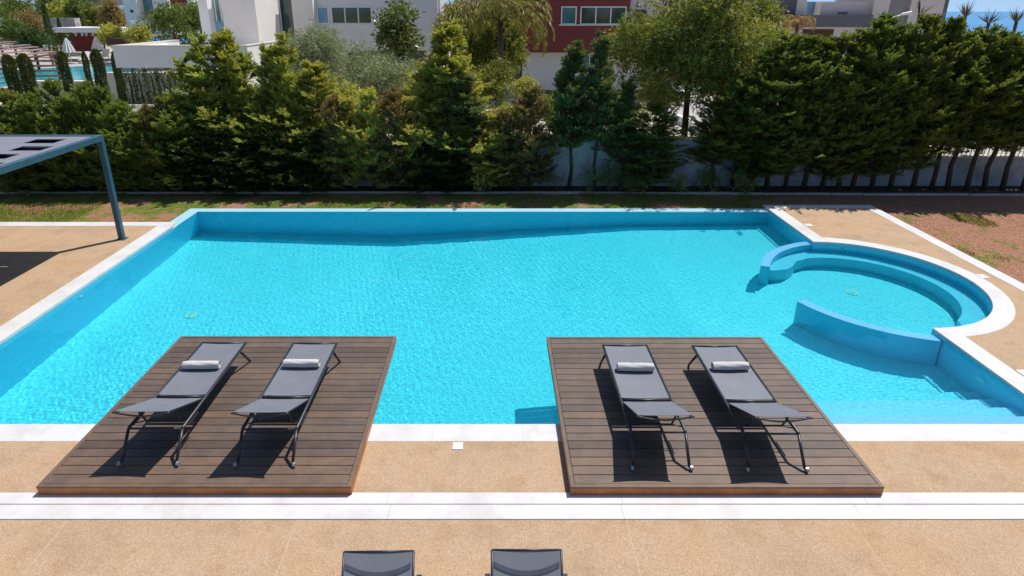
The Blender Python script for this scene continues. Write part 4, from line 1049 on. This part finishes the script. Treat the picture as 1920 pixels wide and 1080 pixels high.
# --- near white house with its canopy slab
h = thing('white_house', 'near white modern house with grey facade and long ribbon window', 'house', (0, 0, 0))
Y = 30.2
m1 = MB(); slab(m1, 419, -40, 482, 83, Y, 3.2, 40); m1.build('stair_tower', M['beige'], h)
m1 = MB(); slab(m1, 376, -40, 393, 79, Y - .3, .7, 40); m1.build('pier', M['white'], h)
f = window(h, 395, -10, 417, 66, Y + .35, 'gteal', 2, 'white', False, 30)
MB().box((fx(395, 30, Y), Y + .30, fz(395, 66, Y)), (fx(417, 30, Y), Y + .33, fz(395, 40, Y))).build('pane', M['gblue'], f)
m1 = MB(); slab(m1, 484, -40, 500, 74, 33.4, 1.0, 40); m1.build('white_wall', M['white'], h)
f = window(h, 501, -12, 527, 72, 33.6, 'gblue', 2, 'white', False, 30)
m1 = MB(); slab(m1, 528, -40, 549, 70, 33.9, .2, 40); m1.build('glass_panel', M['gdark'], h)
m1 = MB(); slab(m1, 549, -40, 588, 70, 33.5, 2.5, 30); m1.build('beige_pier', M['beige'], h)
m1 = MB(); slab(m1, 588, -40, 821, 95, 34.2, 6, 30); m1.build('facade', M['grey'], h)
window(h, 595, 12, 617, 45, 34.2, 'gblue', 1, 'white', False)
window(h, 621, 12, 698, 45, 34.2, 'gdark', 3, 'white', True)
m1 = MB(); m1.tube([(fx(824, 20, 34.2), 34.1, 0), (fx(824, 20, 34.2), 34.1, 6.5)], .07, 10); m1.build('downpipe', M['white'], h)
m1 = MB(); slab(m1, 500, 96, 821, 182, 36.5, 2, 120); m1.build('ground_floor', M['dkgrey'], h)
for xa in (640, 800): slab(MB(), xa, 96, xa + 12, 178, 34.6, .3, 120).build('column', M['grey'], h)
# canopy slab: a tray with a raised rim
c = thing('canopy_slab', 'white flat canopy slab with raised rim reaching out of the near house', 'canopy', (0, 0, 0))
X0, X1 = fx(210, 86, 25), fx(463, 88, 25); zt, zb = fz(300, 86.5, 25), fz(300, 127, 25)
m1 = MB(); m1.box((X0, 25, zb), (X1, 29.8, zt - .35)); m1.build('slab', M['beige'], c)
m1 = MB(); m1.box((X0, 24.99, zb - .001), (X1, 25.25, zt)); m1.box((X0, 25.25, zb), (X0 + .25, 29.9, zt)); m1.box((X1 - .25, 25.25, zb + .001), (X1 + .001, 29.0, zt)); m1.build('rim', M['white'], c)
MB().box((X0 - .02, 24.97, zt), (X1 + .02, 25.27, zt + .03)).box((X0 - .02, 25.27, zt), (X0 + .27, 29.9, zt + .03)).box((X1 - .27, 25.27, zt), (X1 + .02, 29.0, zt + .03)).build('cap', M['capstone'], c)
MB().box((X1 - .6, 27.5, -.1), (X1 - .3, 27.8, zb)).build('column', M['white'], c); MB().box((X0 + .4, 29.2, -.1), (X0 + .65, 29.5, zb)).build('column', M['white'], c)
# garden wall behind the sparse cypresses
gw = thing('garden_wall', 'pale garden wall behind the half bare cypresses', 'wall')
m1 = MB(); slab(m1, 203, 139, 360, 196, 35.6, .25, 165); slab(m1, 20, 154, 202.7, 196, 35.6, .25, 165); m1.build('wall', M['beige'], gw)
m1 = MB(); slab(m1, 203, 136, 360, 139, 35.55, .35, 165); slab(m1, 20, 152, 202, 154, 35.55, .35, 165); m1.build('cap', M['white'], gw)
lf = thing('louvre_fence', 'white louvred fence panel beyond the left hedge', 'fence')
m1 = MB()
for i in range(8): slab(m1, 238, 196 + i * 2.6, 345, 197.4 + i * 2.6, 30.5, .05, 205)
m1.build('louvres', M['white'], lf)
m1 = MB()
for x in (238, 297, 345): slab(m1, x - 2, 193, x + 2, 226, 30.56, .08, 205)
m1.build('post', M['white'], lf)
# --- far white house
h = thing('white_house', 'far white house with teal windows beyond the neighbour pool', 'house')
Y = 62
m1 = MB(); slab(m1, 237, -60, 262, 69, Y, 5, 40); m1.build('tower', M['white'], h)
m1 = MB(); slab(m1, 259, -60, 320, 66, Y + 1.2, 6, 40); m1.build('facade', M['white'], h)
window(h, 266, -12, 290, 35, Y + 1.2, 'gteal', 1, 'white', False, 20)
window(h, 243, 17, 252, 25, Y, 'gblack', 1, 'white', False)
window(h, 258.5, 44.5, 266, 52, Y + 1.2, 'gblack', 1, 'white', False)
window(h, 272, 45, 292, 64, Y + 1.2, 'gteal', 2, 'white', False)
m1 = MB(); slab(m1, 262, 36, 300, 44, Y - .4, 1.6, 40); m1.build('balcony', M['white'], h)
h = thing('red_building', 'far dark red building half hidden by the dense tree', 'house')
m1 = MB(); slab(m1, 320, -60, 352, 30, 58, 6, 10); m1.build('facade', M['redwall'], h)
m1 = MB(); slab(m1, 352, -60, 358, 50, 58, 6, 10); m1.build('white_edge', M['white'], h)
# --- street lamp at the far white house
l = thing('garden_lamp', 'small garden lamp with pale bowl head before the far white house', 'lamp'); p = hz(250, 46, 52)
MB().tube([(p.x, 52, 0), (p.x, 52, p.z)], .045, 8).build('pole', M['dkgrey'], l)
MB().tube([(p.x, 52, p.z), (p.x, 52, p.z + .3)], [.08, .26], 14).build('lamp_head', M['white'], l)
# --- distant buildings at the top left
h = thing('grey_building', 'distant dark grey building above the trees at top left', 'building')
m1 = MB(); slab(m1, 74, -40, 205, 9, 120, 12, 0); m1.build('walls', M['dkgrey'], h)
m1 = MB(); slab(m1, 64, -40, 80, 16, 116, 6, 0); m1.build('end_wall', M['grey'], h)
window(h, 120, -14, 175, 6, 120, 'gblack', 4, 'midgrey', False, None, .2)
sw = thing('stone_wall', 'long grey stone retaining wall above the neighbour pool', 'wall')
m1 = MB(); slab(m1, -60, 35, 24, 52, 75, 1.0); slab(m1, 62, 34, 141, 56, 73, 1.0); m1.build('wall', M['stone'], sw)
# --- pool house of the neighbour
h = thing('pool_house', 'low white roofed pool house with a red back wall', 'pool house')
m1 = MB(); slab(m1, 98, 52, 219, 61, 66, 5); m1.build('roof', M['white'], h)
m1 = MB(); slab(m1, 137, 66, 186, 97, 69, .4); m1.build('red_wall', M['redwall'], h)
m1 = MB(); slab(m1, 200, 72, 270, 84, 60, .4); m1.build('red_wall', M['redwall'], h)
m1 = MB()
for x in (140, 152, 160, 172, 183): slab(m1, x, 61, x + 2.2, 68, 68.9, .2)
m1.build('posts', M['white'], h)
# --- neighbour pool terrace, pool, parasols, loungers
m1 = MB(); a, b, c_, d = at(-80, 112), at(262, 108), at(262, 162), at(-80, 190)
m1.add([(a.x, a.y, -.05), (b.x, b.y, -.05), (c_.x, c_.y, -.05), (d.x, d.y, -.05), (a.x, a.y, -.3), (b.x, b.y, -.3), (c_.x, c_.y, -.3), (d.x, d.y, -.3)],
       [(3, 2, 1, 0), (4, 5, 6, 7), (0, 1, 5, 4), (1, 2, 6, 5), (2, 3, 7, 6), (3, 0, 4, 7)])
struct(m1.build('neighbour_terrace', M['paving']))
def mk_farwater():
    m, nt, b = new_mat('neighbour_pool_water'); b.inputs['Base Color'].default_value = (.03, .42, .50, 1); b.inputs['Roughness'].default_value = .12
    bump(nt, b, noise(nt, 3, 4, .6, coords(nt)), .3, .03); return m
M['farwater'] = mk_farwater()
m1 = MB(); a, b, c_, d = at(-60, 136), at(262, 117), at(262, 140), at(-60, 166)
m1.add([(p.x, p.y, -.02) for p in (a, b, c_, d)] + [(p.x, p.y, -.04) for p in (a, b, c_, d)], [(3, 2, 1, 0), (4, 5, 6, 7), (0, 1, 5, 4), (1, 2, 6, 5), (2, 3, 7, 6), (3, 0, 4, 7)])
struct(m1.build('neighbour_pool_water', M['farwater']))
pr_ = None
for (x, yb, ytop, lab) in ((134, 119, 70, 'closed white parasol beside the neighbour pool, the left one'), (188, 112, 67, 'closed white parasol beside the neighbour pool, the right one')):
    p = at(x, yb)
    H_ = fz(x, ytop, p.y)
    if pr_ is None:
        t = thing('closed_parasol', lab, 'parasol', (p.x, p.y, -.05), 0, 'closed white parasols at the neighbour pool'); pr_ = t; H0 = H_
        MB().tube([(0, 0, 0), (0, 0, H_ * .98)], .05, 8).build('pole', M['white'], t)
        V = []; Fc = []; n_ = 24; lv = ((.44, .60), (.50, .58), (.75, .36), (.93, .16), (1.0, .03))
        for zf_, rr in lv:
            for j in range(n_):
                a_ = 2 * math.pi * j / n_; r_ = rr * (1 if j % 2 else .72); V.append((r_ * math.cos(a_), r_ * math.sin(a_), zf_ * H_ + .0))
        for i in range(len(lv) - 1):
            for j in range(n_): Fc.append((i * n_ + j, i * n_ + (j + 1) % n_, (i + 1) * n_ + (j + 1) % n_, (i + 1) * n_ + j))
        m1 = MB(); m1.add(V, Fc); m1.build('folded_canopy', M['white'], t, fixn=False)
        MB().tube([(0, 0, 0), (0, 0, .08)], .35, 12).build('base', M['midgrey'], t)
    else: dup(pr_, (p.x, p.y, -.05), .4, lab, None, (1, 1, H_ / H0))
fl_ = None
for (x, y, lab) in ((160, 117, 'white lounger beside the left closed parasol at the neighbour pool'), (196, 111, 'white lounger beside the right closed parasol at the neighbour pool')):
    p = at(x, y)
    if fl_ is None:
        t = thing('pool_lounger', lab, 'sun lounger', (p.x, p.y, -.05), .3, 'white loungers at the neighbour pool'); fl_ = t
        MB().box((-.35, -1, .28), (.35, .35, .38)).build('seat', M['white'], t); MB().box((-.35, 0, 0), (.35, .85, .08), Matrix.Translation((0, .3, .33)) @ Matrix.Rotation(R(55), 4, 'X')).build('backrest', M['white'], t)
        for sx_ in (-.3, .3):
            for sy in (-.9, .25): MB().box((sx_ - .03, sy - .03, 0), (sx_ + .03, sy + .03, .28)).build('leg', M['midgrey'], t)
    else: dup(fl_, (p.x, p.y, -.05), .1, lab)
# --- slatted pergola of the neighbour
M['pergw'] = plain('pergola_slat_wood', (.30, .19, .165), .7, 0, .15, 3); M['pergd'] = plain('pergola_beam', (.10, .045, .04), .7)
t = thing('slatted_pergola', 'brown wooden pergola with parallel roof slats at the left edge', 'pergola')
A = at(106, 97, 2.3); Bf = at(-8, 66, 2.3); Cn = at(-70, 118, 2.3)
e1 = Bf - A; e2 = Cn - A
m1 = MB(); nsl = 10
for i in range(nsl):
    p0 = A + e1 * (i / nsl); p1 = p0 + e2 * 1.2; q = (p1 - p0).normalized(); sd = Vector((-q.y, q.x, 0)) * .55
    if sd.dot(e1) < 0: sd = -sd
    V = [p0, p0 + sd, p1 + sd, p1]; m1.add([(v.x, v.y, 2.34) for v in V] + [(v.x, v.y, 2.28) for v in V], [(0, 1, 2, 3), (7, 6, 5, 4), (0, 4, 5, 1), (1, 5, 6, 2), (2, 6, 7, 3), (3, 7, 4, 0)])
m1.build('roof_slats', M['pergw'], t)
MB().tube([A + Vector((0, 0, -.12)), Bf + Vector((0, 0, -.12))], .07, 4).tube([A + e2 * .02 + Vector((0, 0, -.13)), A + e2 + Vector((0, 0, -.13))], .06, 4).build('beam', M['pergd'], t)
for u, v in ((.01, .01), (.01, .45), (.01, .95), (.9, .02), (.9, .5)):
    p = A + e1 * u + e2 * v; MB().box((p.x - .09, p.y - .09, -.05), (p.x + .09, p.y + .09, 2.16)).build('post', M['pergd'], t)
m1 = MB()
for i in range(5):
    p0 = A + e2 * .08 + Vector((0, .5, 0)); m1.box((p0.x - 3.2, p0.y + .2, .35 + i * .33), (p0.x + .2, p0.y + .28, .47 + i * .33))
m1.build('side_slats', M['pergw'], t)
# --- red house
h = thing('red_house', 'two storey house with dark red boarded upper floor and white ground floor', 'house')
Y = 36
m1 = MB(); slab(m1, 973, -60, 1180, 98, Y, 7, 40); m1.build('red_upper_floor', M['redclad'], h)
m1 = MB(); slab(m1, 1181, -60, 1262, 50, Y + .3, 6, 20); m1.build('grey_upper_wall', M['lav'], h)
m1 = MB(); slab(m1, 1190, 18, 1212, 50, Y + .24, .05, 30); m1.build('door_glass', M['gblack'], h)
m1 = MB(); slab(m1, 981, 98.5, 1300, 168, Y + .6, 6, 130); m1.build('ground_floor', M['grey'], h)
window(h, 1052, 12, 1081, 46, Y, 'gteal', 1, 'white', True)
window(h, 1088, 12, 1174, 46, Y, 'gdark', 3, 'white', True)
window(h, 1058, 101, 1082, 117, Y + .6, 'gblack', 1, 'white', True)
window(h, 1090, 101, 1120, 130, Y + .6, 'gteal', 2, 'white', True)
m1 = MB(); slab(m1, 1181, 60, 1262, 72, Y - 1, 3, 60); m1.build('balcony_slab', M['white'], h)
m1 = MB(); slab(m1, 955, 98.5, 975, 168, Y + 2, 3, 130); m1.build('entrance_wall', M['dkgrey'], h)
# --- paths and low walls behind the boundary wall
def sheet(name, pts, z, m): 
    P_ = [at(x, y, z) for x, y in pts]; mb_ = MB(); k_ = len(P_)
    mb_.add([tuple(p) for p in P_] + [(p.x, p.y, z - .06) for p in P_], [tuple(range(k_))[::-1], tuple(range(k_, 2 * k_))] + [(i, (i + 1) % k_, k_ + (i + 1) % k_, k_ + i) for i in range(k_)])
    return struct(mb_.build(name, m))
sheet('garden_path', [(1200, 186), (1445, 186), (1470, 262), (1330, 262)], -.05, M['paving'])
sheet('garden_path', [(940, 168), (1300, 168), (1320, 182), (930, 182)], -.04, M['paving'])
sheet('driveway', [(560, 176), (690, 176), (720, 190), (540, 190)], -.05, M['paving'])
lw = thing('low_garden_wall', 'low pale wall edging the neighbour path beside the tree trunk', 'wall')
a, b = at(1218, 196, .1), at(1345, 258, .1)
q = (b - a).normalized(); sd = Vector((-q.y, q.x, 0)) * .12
V = [a - sd, a + sd, b + sd, b - sd]
m1 = MB(); m1.add([(v.x, v.y, -.1) for v in V] + [(v.x, v.y, .28) for v in V], [(3, 2, 1, 0), (4, 5, 6, 7), (0, 1, 5, 4), (1, 2, 6, 5), (2, 3, 7, 6), (3, 0, 4, 7)]); m1.build('wall', M['white'], lw)
lw = thing('low_garden_wall', 'low pale planter wall behind the boundary wall below the red house', 'wall')
m1 = MB(); slab(m1, 1040, 240, 1130, 262, 20.5, .3); m1.build('wall', M['capstone'], lw)
# --- grey houses at the right
h = thing('grey_house', 'modern grey house with dark balcony band at the top right', 'house')
Y = 52
m1 = MB(); slab(m1, 1456, -60, 1494, 30, Y, 6, 10); m1.build('blue_grey_wall', M['dkgrey'], h)
m1 = MB(); slab(m1, 1494, -60, 1512, 62, Y - .1, 6, 10); m1.build('pier', M['lav'], h)
m1 = MB(); slab(m1, 1440, 28, 1636, 51, Y - 1.2, 1.0, 40); m1.build('balcony_wall', M['dkgrey'], h)
m1 = MB(); slab(m1, 1512, 3, 1538, 30, Y + 1, .3, 15); m1.build('glass_panel', M['gblue'], h)
m1 = MB(); slab(m1, 1538, 3, 1650, 60, Y, 6, 20); m1.build('facade', M['lav'], h)
window(h, 1571, 22, 1589, 27, Y, 'gblack', 1, 'midgrey', False)
m1 = MB(); slab(m1, 1636, -60, 1666, 90, Y - .5, 6, 20); m1.build('tower_wall', M['lav'], h)
m1 = MB(); slab(m1, 1666, -60, 1706, 90, Y - .3, 6, 20); m1.build('grey_panel', M['midgrey'], h)
m1 = MB(); slab(m1, 1706, -60, 1768, 110, Y - .5, 7, 20); m1.build('end_block', M['lav'], h)
MB().box((fx(1768, 20, Y - .5) + .001, Y - .45, 0), (fx(1768, 20, Y - .5) + .35, Y + 6, fz(1700, -60, Y))).build('side_wall', M['dkgrey'], h)
m1 = MB(); slab(m1, 1500, 50.5, 1640, 90, Y - .2, 4, 60); m1.build('ground_floor', M['grey'], h)
m1 = MB(); slab(m1, 1505, 55, 1563, 88, Y - .26, .05, 60); m1.build('garage_opening', M['gblack'], h)
l = thing('street_lamp', 'white curved street lamp arm above the cypress hedge', 'street lamp'); Y = 30
pts = [hz(1640, 60, Y), hz(1652, 42, Y), hz(1672, 34, Y), hz(1692, 27, Y)]
MB().tube([(pts[0].x - .1, Y, 0), (pts[0].x - .05, Y, pts[0].z - .3)] + pts, [.06, .06, .05, .04, .035, .03], 8).build('pole', M['plasticw'], l, smooth=True)
a = hz(1690, 27, Y); b = hz(1709, 23.5, Y); MB().tube([a, b], [.05, .07], 8).build('lamp_head', M['plasticw'], l)
l = thing('street_lamp', 'thin pale street lamp arm left of the dark balcony band', 'street lamp'); Y = 32
pts = [hz(1465, 70, Y), hz(1464, 40, Y), hz(1458, 31, Y), hz(1446, 27, Y)]
MB().tube([(pts[0].x, Y, 0)] + pts, [.05, .045, .04, .035, .03], 8).build('pole', M['plasticw'], l, smooth=True)
MB().tube([pts[-1], hz(1438, 26, Y)], [.045, .06], 8).build('lamp_head', M['plasticw'], l)
# --- sea
def mk_sea():
    m, nt, b = new_mat('sea_water'); v = coords(nt)
    r = ramp(nt, [(.3, (.020, .20, .42)), (.7, (.030, .26, .50))], noise(nt, .004, 5, .6, v)); nt.links.new(r.outputs[0], b.inputs['Base Color'])
    b.inputs['Roughness'].default_value = .35; b.inputs['Specular IOR Level'].default_value = .3; bump(nt, b, noise(nt, .4, 4, .6, v), .5, .3); return m
m1 = MB(); m1.add([(-16000, 150, -14), (16000, 150, -14), (16000, 15000, -14), (-16000, 15000, -14)], [(0, 1, 2, 3)]); struct(m1.build('sea', mk_sea(), fixn=False))
